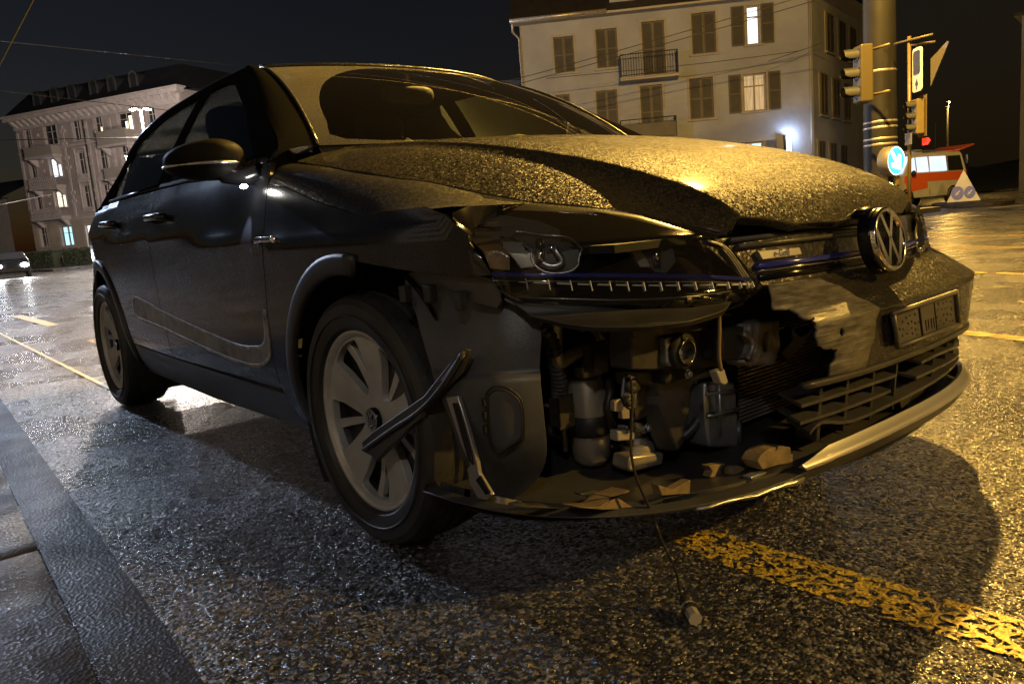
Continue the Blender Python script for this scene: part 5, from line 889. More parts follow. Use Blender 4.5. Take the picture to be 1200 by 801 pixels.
# ---- headlamps (both sides)
for g in (1,-1):
    Fg=(lambda g:(lambda s,t:Front(g*s,t)*np.array([1,1,1])))(g)
    lens=[tuple(q) for q in D['lens']]
    k=off(Fg,-.045)
    hl=panel('headlight',[tuple(np.mean(np.array(lens),0)+(np.array(q)-np.mean(np.array(lens),0))*1.02) for q in lens],k,(.03,.2),'gloss',car,rim=0)
    panel('lens',lens,Fg,(.02,.12),'lens',hl,rim=.03,edge=.003)
    def resamp(P,n):
        P=[np.array(p) for p in P]; L=np.concatenate([[0],np.cumsum([np.linalg.norm(b-a) for a,b in zip(P,P[1:])])]); L/=L[-1]
        return [np.array([np.interp(t,L,[p[i] for p in P]) for i in range(3)]) for t in np.linspace(0,1,n)]
    top=resamp([Hood(x,g*y)+np.array([.0,0,-.002]) for x,y in [tuple(q) for q in D['hoodedge'][2:]]],40)
    low=resamp([Fg(*q) for q in lens[3:11]],40)
    def skirt(i,b):
        a,c=top[int(i)],low[int(i)]; m=(a+c)/2; o=m-np.array([.2,0,.5]); o/=np.linalg.norm(o); m=m+o*.012
        return (1-b)**2*a+2*b*(1-b)*m+b*b*c
    M().grid(skirt,range(40),np.linspace(0,1,6)).obj('bonnet_edge','paint',car,smooth=True)
    hq=[q for q in D['hoodedge']]; wf=resamp([Side(*q,-g) for q in [(.471,.664),(.476,.745),(.43,.785)]]+[SHO[-g](.43,b) for b in (.2,.5,.8)]+[Hood(hq[3][0],g*hq[3][1])],18); lr_=resamp([Fg(*q) for q in [lens[-1],lens[0],lens[1],lens[2],lens[3],lens[4]]],18)
    M().grid(lambda i,b:wf[int(i)]*(1-b)+lr_[int(i)]*b,range(18),(0,.5,1)).obj('wing_corner','paint',car,smooth=True)
    i2=off(Fg,-.014); i3=off(Fg,-.022); i1=off(Fg,-.006)
    panel('side_reflector',[tuple(q) for q in D['marker']],i1,(.02,.2),'amber',hl,rim=.01)
    panel('reflector',[tuple(q) for q in D['panel2']],i2,(.02,.2),'lampsilver',hl,rim=.01)
    def scaled(key,f):
        P=np.array(D[key]); c=P.mean(0); return [tuple(c+(p-c)*f) for p in P]
    pj=panel('projector_housing',[tuple(q) for q in D['proj1']],i3,(.02,.2),'lampgrey',hl,rim=.012,edge=.003)
    m=M(); m.tube([Vector(off(Fg,-.012)(*q)) for q in spline(D['proj1u'],4)],.0062,8); m.tube([Vector(off(Fg,-.012)(*q)) for q in spline(list(D['proj1'])+[D['proj1'][0]],3)],.0022,6); m.obj('projector_ring','satin',hl,smooth=True)
    m=M(); m.tube([off(Fg,-.010)(*q) for q in D['proj1cyl']],.0085,14); m.obj('projector_lens','chrome',hl,smooth=True)
    panel('projector_housing',[tuple(q) for q in D['proj2']],i3,(.02,.2),'lampgrey',hl,rim=.012,edge=.003)
    panel('reflector',[tuple(q) for q in D['proj2side']],i2,(.02,.2),'lampsilver',hl,rim=.01)
    panel('reflector',[tuple(q) for q in D['proj2arm']],i2,(.02,.2),'lampsilver',hl,rim=.008)
    m=M(); m.tube([off(Fg,-.012)(*q) for q in D['proj2cyl']],.008,14); m.obj('projector_lens','chrome',hl,smooth=True)
    panel('brow',[tuple(q) for q in D['brow1']],off(Fg,-.012),(.02,.2),'lampgrey',hl,rim=.012)
    m=M(); ribbon(m,[tuple(q) for q in D['bluestrip']],i1,.0075,.004); m.obj('blue_strip','blue',hl,smooth=True)
    m=M(); ribbon(m,[(s,t-.085) for s,t in D['bluestrip']],i1,.0028,.0045); m.obj('chrome_strip','chrome',hl,smooth=True)
    lr=spline(D['ledrow'],5); m=M()
    L_=len(lr); hx=hermite(range(L_),[q[0] for q in lr]); hz=hermite(range(L_),[q[1] for q in lr])
    for i in range(15):
        a=(L_-1)*(i+.12)/15; b=(L_-1)*(i+.78)/15
        ribbon(m,[(hx(a),hz(a)),(hx((a+b)/2),hz((a+b)/2)),(hx(b),hz(b))],i1,.0030,.003)
        ribbon(m,[(hx(b),hz(b)+.05),(hx(b),hz(b)-.10)],i1,.0018,.006)
    stuff(m.obj('daytime_leds','signwhite',hl))
    m=M(); ribbon(m,[tuple(q) for q in D['lowline']],i1,.0022,.003); m.obj('lens_seam','satin',hl,smooth=True)
    m=M()
    for kx,wd in (('stripeA',.0024),('stripeB',.002),('stripeC',.002)): ribbon(m,spline(D[kx],3),i1,wd,.003)
    m.obj('chrome_fins','satin',hl,smooth=True)
    if g==1: panel('headlight_underside',[tuple(q) for q in D['housing']],off(Fg,-.02),(.02,.12),'plastic',hl,rim=.012)
# ------------------------------------------------------------------ the opened corner
BK=(-.05,0,0)
panel('wheel_arch_liner',spline(D['linerpoly'],3,True),Liner,(.016,.012),'liner',car,rim=.004)
fl=[tuple(q) for q in D['flap']]
flf=off(Liner,.006)
af=panel('access_flap',fl,off(Liner,.004),(.015,.02),'liner',car,rim=.012)
m=M()
for sc in (1.0,.90):
    c=np.mean(np.array(fl),0); m.tube([flf(*(c+(np.array(q)-c)*sc)) for q in spline(fl+[fl[0]],3)],.0018,6)
m.obj('flap_seal','plastic',af,smooth=True)
m=M()
for f in (.15,.5,.82):
    q=np.array(fl[-1])*(1-f)+np.array(fl[0])*f; p=flf(*q); m.box(p[0]-.006,p[0]+.004,p[1]-.008,p[1]+.004,p[2]-.008,p[2]+.008)
m.obj('flap_clips','void',af,bevel=.002)
panel('fender_bracket',[tuple(q) for q in D['fenderstrip']],off(FR,-.03),(.02,.15),'plastic2',car,rim=.02)
for q in ((-.86,9.25),(-.80,9.30),(-.74,9.2)):
    p=off(FR,-.02)(*q); m=M(); m.box(p[0]-.012,p[0]+.012,p[1]-.01,p[1]+.01,p[2]-.018,p[2]+.018); m.obj('bracket_clip','plastic',car,bevel=.003)
# dark inner bodywork that closes the corner
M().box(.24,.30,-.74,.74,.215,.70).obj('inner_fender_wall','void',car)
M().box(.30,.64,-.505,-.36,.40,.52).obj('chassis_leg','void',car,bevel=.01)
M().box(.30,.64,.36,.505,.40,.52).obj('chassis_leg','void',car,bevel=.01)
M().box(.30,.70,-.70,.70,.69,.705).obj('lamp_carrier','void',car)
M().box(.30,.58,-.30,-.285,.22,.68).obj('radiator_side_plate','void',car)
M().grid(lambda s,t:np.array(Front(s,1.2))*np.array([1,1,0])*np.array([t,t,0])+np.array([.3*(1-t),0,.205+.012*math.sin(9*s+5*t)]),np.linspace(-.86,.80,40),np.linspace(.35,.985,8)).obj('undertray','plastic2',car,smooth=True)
# crash beam with the tow socket
bm=plate('crash_beam','beam',(-.06,0,0),'beam',bevel=.004)
tp=[np.array(q)+np.array([.008,0,0]) for q in D['beamtop']]
plate('beam_flange',tp,(-.02,0,0),'beam',bm)
tw=plate('tow_socket','towplate',(-.02,0,0),'galv',bm,bevel=.003)
c,e=D['towring']; r=abs(e[1]-c[1])+.001
def xl(prof,org,seg=32): return M().lathe(prof,seg,org,'x')
xl([(r*1.55,-.012),(r*1.5,.004),(r*1.1,.006)],c).obj('socket_collar','void',tw,smooth=True)
xl([(r*1.02,-.03),(r*1.02,.012),(r*.88,.012),(r*.80,-.03),(0,-.03)],c).obj('socket_ring','void',tw,smooth=True)
xl([(r*1.04,.009),(r*1.06,.013),(r*.92,.014),(r*.90,.009)],c).obj('socket_rim','chrome',tw,smooth=True)
plate('relay_box','greybox',(-.03,0,0),'plastic2',bevel=.004)
cb=plate('impact_box','castbox',(-.07,0,0),'beam',bevel=.004)
def holed(name,key,holekey,x,m,dep,parent):
    global nrm
    P=[(p[1],p[2]) for p in D[key]]; H=[[(p[1],p[2]) for p in spline(D[holekey],3,True)]] if holekey else []
    keep=nrm; nrm=lambda fn,u,v,h:np.array([1.,0,0])
    o=panel(name,spline(P,2,True),lambda y,z:np.array([x+.012*math.sin(z*60)*0-.25*(y+.2)*0,y,z]),(.012,.012),m,parent,rim=dep,holes=H,edge=.004,noise=lambda p:.004*math.sin(p[1]*80)*math.cos(p[2]*70)); nrm=keep; return o
ca=holed('impact_bracket','cast','casthole',.722,'cast',.05,car)
m=M(); m.tube(spline([np.array(q)+np.array([.0,0,0]) for q in D['castridge']],4),.006,8); m.obj('bracket_bead','cast',ca,smooth=True)
m=M(); m.prism([np.array(q)+np.array([-.006,0,0]) for q in D['castridge']]+[np.array(q)+np.array([-.006,.012,0]) for q in D['castridge'][::-1]],(-.02,0,0)); m.obj('bracket_rib','cast',ca)
plate('bent_bracket','bracketX',(-.03,.01,0),'beam',bevel=.003)
plate('torn_mount','bracketY',(-.05,0,0),'plastic2',bevel=.003)
# radiator: core, fins, end tank
q=np.array(D['radiator']); y0=min(q[:,1])-.005;y1=.52
rad=M().box(.54,.592,y0,y1,.235,.455).obj('radiator','void',car)
m=M()
for i in range(24):
    z=.24+i*.0092; m.box(.592,.598,y0,y1,z,z+.0026)
stuff(m.obj('radiator_fins','alloy',rad))
m=M()
for i in range(70):
    y=y0+(y1-y0)*i/70; m.box(.590,.595,y,y+.0015,.236,.454)
stuff(m.obj('radiator_tubes','plastic2',rad))
tk=plate('radiator_tank','tank',(-.07,0,0),'galv',bevel=.008)
ts=[np.array(q)+np.array([.002,0,0]) for q in D['tanksplit']]
m=M(); m.tube([ts[0],ts[1]],.004,6); m.tube([ts[2],ts[3]],.005,6); m.tube([ts[4],ts[5]],.003,6); m.obj('tank_ribs','galv',tk,smooth=True)
plate('tank_clip','tankclip',(-.03,0,0),'plastic2')
M().box(.42,.60,-.30,.55,.46,.56).obj('radiator_support','void',car)
plate('air_duct','duct',(-.05,-.015,0),'plastic2',bevel=.006)
# horn and its bracket
br=plate('horn_bracket','brkA',(-.006,0,0),'galv',bevel=.001)
m=M()
for h_,rr in zip(D['brkAhole'],(.016,.011)):
    m.lathe([(rr,.0),(rr,.010),(rr*.45,.012),(0,.008)],16,(h_[0]+.0,h_[1],h_[2]),'x')
m.obj('bracket_bolts','beam',br,smooth=True)
plate('latch_arm','brkB',(-.012,0,0),'alloy',bevel=.001)
ax=[np.array(p) for p in D['hornaxis']]; o=ax[2]
hn=M().lathe([(0,.055),(.016,.052),(.018,.046),(.017,.022),(.024,.018),(.027,.006),(.036,.002),(.038,-.006),(.038,-.014),(.033,-.018),(.033,-.026),(0,-.028)],36,(o[0]-.03,o[1],o[2])).obj('horn','alloy',car,smooth=True)
smooth_by_angle(hn,40)
M().lathe([(.0385,-.016),(.040,-.019),(.037,-.024),(.0335,-.024)],36,(o[0]-.03,o[1],o[2])).obj('horn_edge','chrome',hn,smooth=True)
plate('horn_box','hornbox',(-.05,0,0),'alloy',hn,bevel=.006)
plate('horn_plug','hornplug',(-.025,0,0),'plug',hn,bevel=.003)
plate('horn_arm','hornarm',(-.008,0,0),'galv',hn)
# drier canister with its pipes
cs=[np.array(p) for p in D['canister']]; rc=abs(D['canw'][1][1]-D['canw'][0][1])/2*.93; c0=cs[2]
zs=[p[2] for p in cs]
def canz(i): return zs[i]-c0[2]
cn=M().lathe([(0,canz(1)+.012),(rc*.62,canz(1)+.010),(rc*.62,canz(1)-.012),(rc*.9,canz(1)-.016),(rc,canz(1)-.024),(rc,canz(2))],40,tuple(c0)).obj('canister','alloy',car,smooth=True); smooth_by_angle(cn,35)
M().lathe([(rc*1.0,canz(2)),(rc*1.05,canz(2)-.002),(rc*1.05,canz(3)+.001),(rc*1.0,canz(3))],40,tuple(c0)).obj('canister_strap','plastic',cn,smooth=True)
M().lathe([(rc,canz(3)),(rc,canz(5)+.03),(rc*.92,canz(5)+.012),(rc*.72,canz(5)),(0,canz(5)-.002)],40,tuple(c0)).obj('canister_bottom','alloy',cn,smooth=True)
m=M(); LB=[np.array(p) for p in D['canlabel']]
lz0,lz1=LB[3][2]-c0[2],LB[0][2]-c0[2]
m.add([(c0[0]+(rc+.001)*cos(a),c0[1]+(rc+.001)*sin(a),c0[2]+z) for a in np.linspace(-.75,.75,10) for z in (lz0,lz1)],[(2*i,2*i+2,2*i+3,2*i+1) for i in range(9)]); m.obj('canister_label','tan',cn,smooth=True)
M().tube(spline(D['pipe1'],5),.0145,12).obj('coolant_pipe','alloy',car,smooth=True)
M().tube(spline(D['pipe2'],5),.0145,12).obj('coolant_pipe','alloy',car,smooth=True)
M().tube(D['collar'],.018,14).obj('pipe_collar','alloy',car,smooth=True)
p=D['clampnut'][0]; m=M(); m.lathe([(.016,-.01),(.017,.004),(.011,.006),(.010,-.004),(0,-.004)],8,tuple(p),'x'); m.obj('clamp_nut','chrome',car)
M().tube([cs[2]+np.array([-.03,-rc-.008,.06]),cs[2]+np.array([-.03,-rc-.008,-.08])],.006,8).obj('canister_side_pipe','alloy',cn,smooth=True)
m=M(); p=np.array(D['conn1']); m.prism(p,(-.03,0,0)); m.obj('wiring_connector','plug',car,bevel=.002)
m=M(); p=np.array(D['conn2']); m.prism(p,(-.03,0,0)); m.obj('wiring_connector','plug',car,bevel=.002)
m=M(); p=np.array(D['frontclip']); m.prism(p+np.array([.03,0,0]),(-.03,0,0)); m.obj('lamp_clip','plug',car,bevel=.002)
M().tube(spline(D['cableA'],4),[.0025]*6+[.0042]*31,8).obj('torn_cable','wirebrown',car,smooth=True)
M().tube(spline(D['cableA'][:3],4),.0052,8).obj('bare_cable_end','satin',car,smooth=True)
M().tube(spline(D['cableB'],4),.007,8).obj('torn_cable','wire',car,smooth=True)
M().tube(spline(D['wirebundle'],4),.010,8).obj('wire_loom','wire',car,smooth=True)
hc_=M().tube(spline(D['hang']+D['hang2'],5),.0026,8).obj('hanging_cable','wire',car,smooth=True)
e0,e1,e2=[np.array(p) for p in D['plugend']]
M().tube([D['hang2'][-1],e0,e1],[.006,.011,.012],10).obj('plug_boot','wire',hc_,smooth=True)
m=M(); m.tube([e1,e1*.75+e2*.25],.016,16); m.tube([e1*.75+e2*.25,e2],.013,8); m.obj('cable_plug','plug',hc_)
m=M(); m.tube([e1*.80+e2*.2,e1*.62+e2*.38],.0175,16); m.obj('plug_ring','wire',hc_)
wp=M().tube(spline(D['wireplug'],4),.004,6).obj('sensor_wire','wirebrown',car,smooth=True)
plate('sensor_plug','plugbody',(-.02,0,0),'plug',wp,bevel=.003)
# broken trim pieces hanging in front of the wheel
bb=plate('broken_bracket','brokenbar',(.004,.012,0),'plastic2',bevel=.003)
M().tube(spline([np.array(p) for p in D['barridge']],4),.005,8).obj('bracket_ridge','plastic2',bb,smooth=True)
plate('bracket_teeth','barlower',(.003,.010,0),'plastic2',bb,bevel=.001)
plate('bracket_slot','barslot',(.001,.004,0),'satin',bb)
stp=plate('torn_strip','strip',(.002,.008,0),'satin',bevel=.001)
plate('strip_slot','stripslot',(.001,.003,0),'void',stp); plate('strip_slot','stripslot2',(.001,.003,0),'void',stp)
# splash lip along the bottom and the bits lying on it
lipp=[(-.865,.55),(-.7,.55),(-.5,.55),(-.3,.6),(0,.6),(.3,.6),(.6,.6),(.80,.6),(.80,2.0),(.5,2.0),(.2,2.0),(-.1,2.0),(-.24,2.0),(-.27,1.5),(-.35,1.25),(-.55,1.15),(-.75,1.1),(-.865,1.1)]
panel('bumper_lip',lipp,FR,(.03,.2),'plastic2',car,rim=.02)
panel('bumper_lip_edge',[(-.44,.62),(-.33,.62),(-.262,.75),(-.262,1.35),(-.33,1.12),(-.44,1.10)],off(FR,.004),(.02,.1),'satin',car,rim=.006,noise=lambda p:.003*math.sin(p[1]*60))
ch=[(-.262,1.95),(-.20,2.0),(-.1,2.0),(.1,2.0),(.3,2.0),(.5,2.0),(.66,2.0),(.80,2.05),(.80,2.85),(.66,2.85),(.5,2.85),(.3,2.85),(.1,2.85),(-.1,2.85),(-.2,2.8),(-.268,2.2)]
panel('lip_trim',ch,off(FR,.006),(.03,.2),'satin',car,rim=.012)
for k_,n_,m_ in (('shardA','plastic_shard','tan'),('shardB','plastic_shard','tan'),('shardD','plastic_shard','galv'),('shardE','plastic_shard','plastic2'),('shardF','plastic_shard','plastic2'),('shardG','plastic_shard','plastic2')):
    plate(n_,k_,(-.02,0,0),m_,bevel=.001)
M().tube(D['tubeC'],.014,12).obj('broken_tube','tan',car,smooth=True)
fg=plate('fog_lamp_cover','fog',(-.04,0,0),'tan',bevel=.002)
plate('crumpled_sheet','foil',(-.05,0,-.004),'tan',bevel=.001)

# hoses, looms and fixings packed into the corner
rg=random.Random(11)
def hose(name,pts,r,m,ribs=False):
    P=spline(pts,6); n=len(P)
    if ribs:
        Q=[];R=[]
        for i in range(n-1):
            for t in (0,.33,.66): Q.append(np.array(P[i])*(1-t)+np.array(P[i+1])*t)
        R=[r*(1.12 if k%2 else .92) for k in range(len(Q))]; return M().tube(Q,R,10).obj(name,m,car)
    return M().tube(P,r,8).obj(name,m,car,smooth=True)
hose('corrugated_hose',[(.40,-.70,.60),(.46,-.66,.52),(.44,-.62,.42),(.42,-.60,.34),(.46,-.55,.25)],.017,'plastic2',True)
hose('corrugated_hose',[(.38,-.30,.58),(.50,-.34,.55),(.56,-.44,.54),(.50,-.52,.50)],.013,'plastic2',True)
hose('coolant_hose',[(.36,-.62,.30),(.44,-.52,.235),(.52,-.42,.25),(.58,-.33,.28)],.014,'plastic')
hose('coolant_hose',[(.56,-.33,.34),(.60,-.34,.30),(.58,-.40,.25),(.50,-.48,.23)],.012,'plastic2')
for k in range(7):
    y=-.66+.05*k; hose('loom_wire',[(.36,y,.60+.01*k),(.50,y+.03,.56-.02*k),(.54,y+.07,.50-.03*k),(.48,y+.12,.40-.02*k)],.0035,'wire' if k%3 else 'wirebrown')
for k in range(5):
    y=-.60+.06*k; hose('loom_wire',[(.60,y,.60),(.64,y+.01,.57+.006*k),(.66,y+.05,.585)],.003,'wire')
for (x,y,z) in ((.664,-.46,.485),(.664,-.35,.485),(.664,-.46,.42),(.664,-.30,.43),(.58,-.50,.30),(.60,-.36,.38)):
    M().lathe([(0,.007),(.005,.007),(.0075,.005),(.0075,0),(.011,0),(.011,-.003)],6,(x,y,z),'x').obj('bolt','galv',car)
for (x,y,z,a) in ((.55,-.60,.47,.3),(.50,-.66,.36,-.2),(.58,-.52,.36,.1)):
    m=M(); m.box(x-.004,x,y-.022,y+.022,z-.035,z+.035); m.box(x-.03,x,y-.022,y-.018,z-.03,z+.03); m.obj('small_bracket','beam',car,bevel=.001)
M().box(.42,.52,-.44,-.32,.56,.64).obj('fuse_case','plastic2',car,bevel=.006)
M().box(.38,.46,-.70,-.60,.62,.68).obj('control_unit','alloy',car,bevel=.004)
# ------------------------------------------------------------------ buildings
class Fac:
    """a straight wall: u along it, o outwards, z up"""
    def __init__(s,ox,oy,ang): s.o=(ox,oy); s.c=cos(ang); s.s=sin(ang)
    def __call__(s,u,o,z): return (s.o[0]+u*s.c+o*s.s, s.o[1]+u*s.s-o*s.c, z)
    def box(s,mm,u0,u1,o0,o1,z0,z1): return mm.box(u0,u1,o0,o1,z0,z1,T=lambda u,o,z:s(u,o,z))
    def wall(s,name,L,z0,z1,holes,m,parent,dep=.22,u0=0):
        us=sorted({u0,L}|{h[0] for h in holes}|{h[1] for h in holes}); zs=sorted({z0,z1}|{h[2] for h in holes}|{h[3] for h in holes})
        mm=M()
        for a,b in zip(us,us[1:]):
            for c,d in zip(zs,zs[1:]):
                if not any(h[0]<=a and b<=h[1] and h[2]<=c and d<=h[3] for h in holes):
                    mm.add([s(a,0,c),s(b,0,c),s(b,0,d),s(a,0,d)],[(0,1,2,3)])
        for a,b,c,d in holes:
            q=[(a,c),(b,c),(b,d),(a,d)]
            for i in range(4):
                p,r=q[i],q[(i+1)%4]; mm.add([s(p[0],0,p[1]),s(r[0],0,r[1]),s(r[0],-dep,r[1]),s(p[0],-dep,p[1])],[(0,1,2,3)])
        return mm.obj(name,m,parent,norm=False)
def window(F,par,u0,u1,z0,z1,glass='glassdark',frame='rendertrim',shut=None,sill=True,bars=1,cross=.62,surround=.10,dep=.20):
    m=M(); w=.07
    for a,b,c,d in ((u0,u1,z0,z0+w),(u0,u1,z1-w,z1),(u0,u0+w,z0+w,z1-w),(u1-w,u1,z0+w,z1-w)): F.box(m,a,b,-dep+.02,-dep+.08,c,d)
    for i in range(bars):
        c=u0+(u1-u0)*(i+1)/(bars+1); F.box(m,c-.035,c+.035,-dep+.022,-dep+.078,z0+w,z1-w)
    if cross: zc=z0+(z1-z0)*cross; F.box(m,u0+w,u1-w,-dep+.024,-dep+.074,zc-.03,zc+.03)
    if surround:
        g=surround
        F.box(m,u0-g,u0,-.02,.035,z0-.0,z1+g); F.box(m,u1,u1+g,-.02,.035,z0,z1+g); F.box(m,u0,u1,-.02,.035,z1,z1+g)
    if sill: F.box(m,u0-.16,u1+.16,-.04,.10,z0-.09,z0)
    wo=m.obj('window',frame,par)
    g=M(); F.box(g,u0+.02,u1-.02,-dep-.02,-dep+.02,z0+.02,z1-.02); g.obj('pane',glass,wo)
    if shut=='closed':
        for a,b in ((u0+.01,(u0+u1)/2-.01),((u0+u1)/2+.01,u1-.01)): shutter(F,wo,a,b,z0+.01,z1-.01,-.10)
    elif shut:
        for a,b in shut: shutter(F,wo,a,b,z0-.02,z1+.02,.04)
    return wo
def shutter(F,wo,a,b,z0,z1,o):
    m=M(); r=.06
    F.box(m,a,a+r,o,o+.045,z0,z1); F.box(m,b-r,b,o,o+.045,z0,z1)
    for c in (z0,(z0+z1)/2-r/2,z1-r): F.box(m,a+r,b-r,o,o+.044,c,c+r)
    n=max(6,int((z1-z0)/.085)); st=(z1-z0-2*r)/n
    for i in range(n):
        z=z0+r+i*st; p=[F(a+r,o+.034,z),F(b-r,o+.034,z),F(b-r,o+.010,z+st*.95),F(a+r,o+.010,z+st*.95)]
        m.add(p,[(0,1,2,3)])
    m.add([F(a+r,o+.004,z0),F(b-r,o+.004,z0),F(b-r,o+.004,z1),F(a+r,o+.004,z1)],[(0,1,2,3)])
    m.obj('shutter','shutter',wo,norm=False)
def railing(F,par,u0,u1,o1,z0,z1,n,name='railing'):
    m=M()
    def bar(p,q,r): m.tube([F(*p),F(*q)],r,6)
    bar((u0,o1,z1),(u1,o1,z1),.025); bar((u0,o1,z0+.08),(u1,o1,z0+.08),.018)
    for u in (u0,u1): bar((u,0,z1),(u,o1,z1),.025); bar((u,0,z0+.08),(u,o1,z0+.08),.018)
    for i in range(n+1):
        u=u0+(u1-u0)*i/n; bar((u,o1,z0),(u,o1,z1),.011 if 0<i<n else .022)
    k=max(2,int(o1/.14))
    for u in (u0,u1):
        for i in range(1,k): bar((u,o1*i/k,z0),(u,o1*i/k,z1),.011)
    return m.obj(name,'iron',par)
# --- pale apartment house behind the bonnet
hb=thing('apartment_house','pale rendered apartment house with brown shutters and iron balconies behind the bonnet','building',(-27.116,23.652,0),math.atan2(.705,.71))
F1=Fac(0,0,0); L1=13.42
# side wall turns back from the corner
a2=math.atan2(-.21*-.705+.978*.71, -.21*.71+.978*.705); L2=10.4
F2=Fac(L1,0,a2); EAVE=9.95
W1=[(1.55,2.50,7.62,9.25,'c'),(3.55,4.55,7.64,9.40,'c'),(8.0,9.1,7.83,9.66,'c'),(1.45,2.15,4.95,6.62,'c'),(3.40,4.40,4.80,6.62,'c'),(7.78,8.88,4.90,6.76,'c')]
DR=[(5.70,6.75,7.08,9.52),(5.48,6.52,4.22,6.66)]
LT=[(10.50,11.10,8.02,9.74),(10.26,11.30,5.02,6.72),(10.0,11.1,2.0,3.62)]
LOW=[(1.3,2.5,1.2,2.9),(3.4,4.5,1.2,2.9),(5.4,6.4,.15,2.7),(7.7,8.8,1.2,2.9)]
holes1=[w[:4] for w in W1]+DR+LT+LOW
F1.wall('front_wall',L1,0,EAVE,holes1,'render',hb)
for w in W1: window(F1,hb,*w[:4],shut='closed')
for d in DR: window(F1,hb,*d,shut='closed',sill=False)
window(F1,hb,*LT[0],glass='litwhite',bars=0,cross=.72,shut=[(9.80,10.38),(11.14,11.72)])
window(F1,hb,*LT[1],glass='curtain',bars=1,cross=.68,shut=[(9.58,10.14),(11.40,11.95)])
window(F1,hb,*LT[2],glass='litteal',bars=1,shut=[(9.3,9.88),(11.2,11.70)])
for w in LOW[:2]+LOW[3:]: window(F1,hb,*w,shut='closed')
window(F1,hb,*LOW[2],sill=False,cross=0)
SW=[(2.05,3.15,7.75,9.45),(4.15,5.2,7.72,9.40),(6.2,7.2,7.70,9.36),(.95,2.0,4.72,6.56),(3.0,4.0,4.70,6.50),(4.95,5.95,4.66,6.44),(.5,1.45,1.9,3.42),(2.35,3.3,1.9,3.38),(4.25,5.2,1.9,3.34)]
F2.wall('side_wall',L2,0,EAVE+.3,[],'render',hb)
for a,b,c,d in SW:
    m=M(); F2.box(m,a-.12,b+.12,-.02,.05,c-.08,d+.10); F2.box(m,a-.2,b+.2,0,.14,c-.16,c-.06)
    wo=m.obj('window','rendertrim',hb); shutter(F2,wo,a,(a+b)/2-.01,c,d,.06); shutter(F2,wo,(a+b)/2+.01,b,c,d,.06)
# balconies
for u0,u1,z0,z1,name in ((4.55,7.25,6.98,7.98,0),(4.40,7.05,4.14,5.05,1)):
    m=M(); F1.box(m,u0,u1,0,.95,z0-.16,z0); bs=m.obj('balcony','soffit',hb,bevel=.02)
    if name==0: railing(F1,bs,u0+.05,u1-.05,.9,z0,z1,22)
    else:
        railing(F1,bs,u0+.05,u1-.05,.9,z0,z1,6)
        m=M(); F1.box(m,u0+.06,u1-.06,.90,.915,z0+.02,z1-.22); m.obj('balcony_screen','shutter',bs)
# eaves, gutter, roof and the gable over the middle
m=M()
F1.box(m,-.35,L1+.4,0,.62,EAVE,EAVE+.10); m.obj('eaves_soffit','soffit',hb)
m=M(); F2.box(m,-.15,L2+.2,0,.75,EAVE+.0,EAVE+.32); m.obj('eaves_soffit','soffit',hb)
m=M(); m.tube([F1(-.4,.68,EAVE+.10),F1(4.1,.68,EAVE+.10)],.09,8); m.obj('gutter','alloy',hb,smooth=True)
m=M(); m.tube([F1(-.3,.66,EAVE+.05),F1(-.30,.45,EAVE-.35),F1(-.05,.10,EAVE-.6),F1(-.04,.09,0)],.05,8); m.obj('downpipe','alloy',hb,smooth=True)
m=M(); m.tube([F1(L1-.12,.10,EAVE),F1(L1-.12,.10,0)],.06,8); m.obj('downpipe','rendertrim',hb,smooth=True)
m=M(); p0=F1(-.4,.7,EAVE+.10);p1=F1(L1+.5,.7,EAVE+.10);q0=F1(-.4,-5.2,EAVE+4.2);q1=F1(L1-2.5,-5.2,EAVE+4.2)
e2=F2(L2+.2,.8,EAVE+.30); c2=F2(-.1,.8,EAVE+.30); b0=F1(-.4,-10.5,EAVE+.1)
m.add([p0,p1,q1,q0],[(0,1,2,3)]); m.add([c2,e2,q1],[(0,1,2)]); m.add([q0,q1,e2,b0],[(0,1,2,3)]); rf=m.obj('roof','roof',hb)
m=M(); F1.box(m,4.3,12.2,-3.0,-.02,EAVE+.10,EAVE+2.3); m.obj('dormer_gable','render',rf)
m=M(); F1.box(m,2.95,3.05,-1.9,-1.85,EAVE+1.35,EAVE+1.9); F1.box(m,2.55,3.55,-2.5,-1.2,EAVE+1.0,EAVE+1.4); m.obj('skylight','iron',rf)
m=M(); F1.box(m,7.3,9.0,-.05,.02,EAVE+.62,EAVE+1.9); m.obj('dormer_window','glassdark',rf)
m=M(); m.add([F1(0,0,0),F1(0,0,EAVE+.1),F1(0,-10.5,EAVE+.1),F1(0,-10.5,0)],[(0,1,2,3)]); m.add([F1(0,-10.5,0),F1(0,-10.5,EAVE),F2(L2,0,EAVE),F2(L2,0,0)],[(0,1,2,3)]); m.obj('rear_wall','render',hb,norm=False)
# tubular lamp on the front wall by the corner
wl=thing('wall_lamp','upright tubular white lamp on the pale house wall near its corner','lamp',(0,0,0)); wl.location=hb.matrix_basis@Vector(F1(12.22,0,0)) if False else (0,0,0)
wl.location=(-27.116,23.652,0); wl.rotation_euler=hb.rotation_euler
m=M(); F1.box(m,12.12,12.33,.12,.26,3.0,3.78); m.obj('lamp_tube','tubeglow',wl,bevel=.04)
m=M(); F1.box(m,12.02,12.10,.02,.30,2.98,3.80); F1.box(m,12.10,12.36,.02,.10,3.05,3.7); m.obj('lamp_bracket','iron',wl)
lamp('lamp_light',F1(12.24,.40,3.70),42,(.55,.72,1),wl,.08)
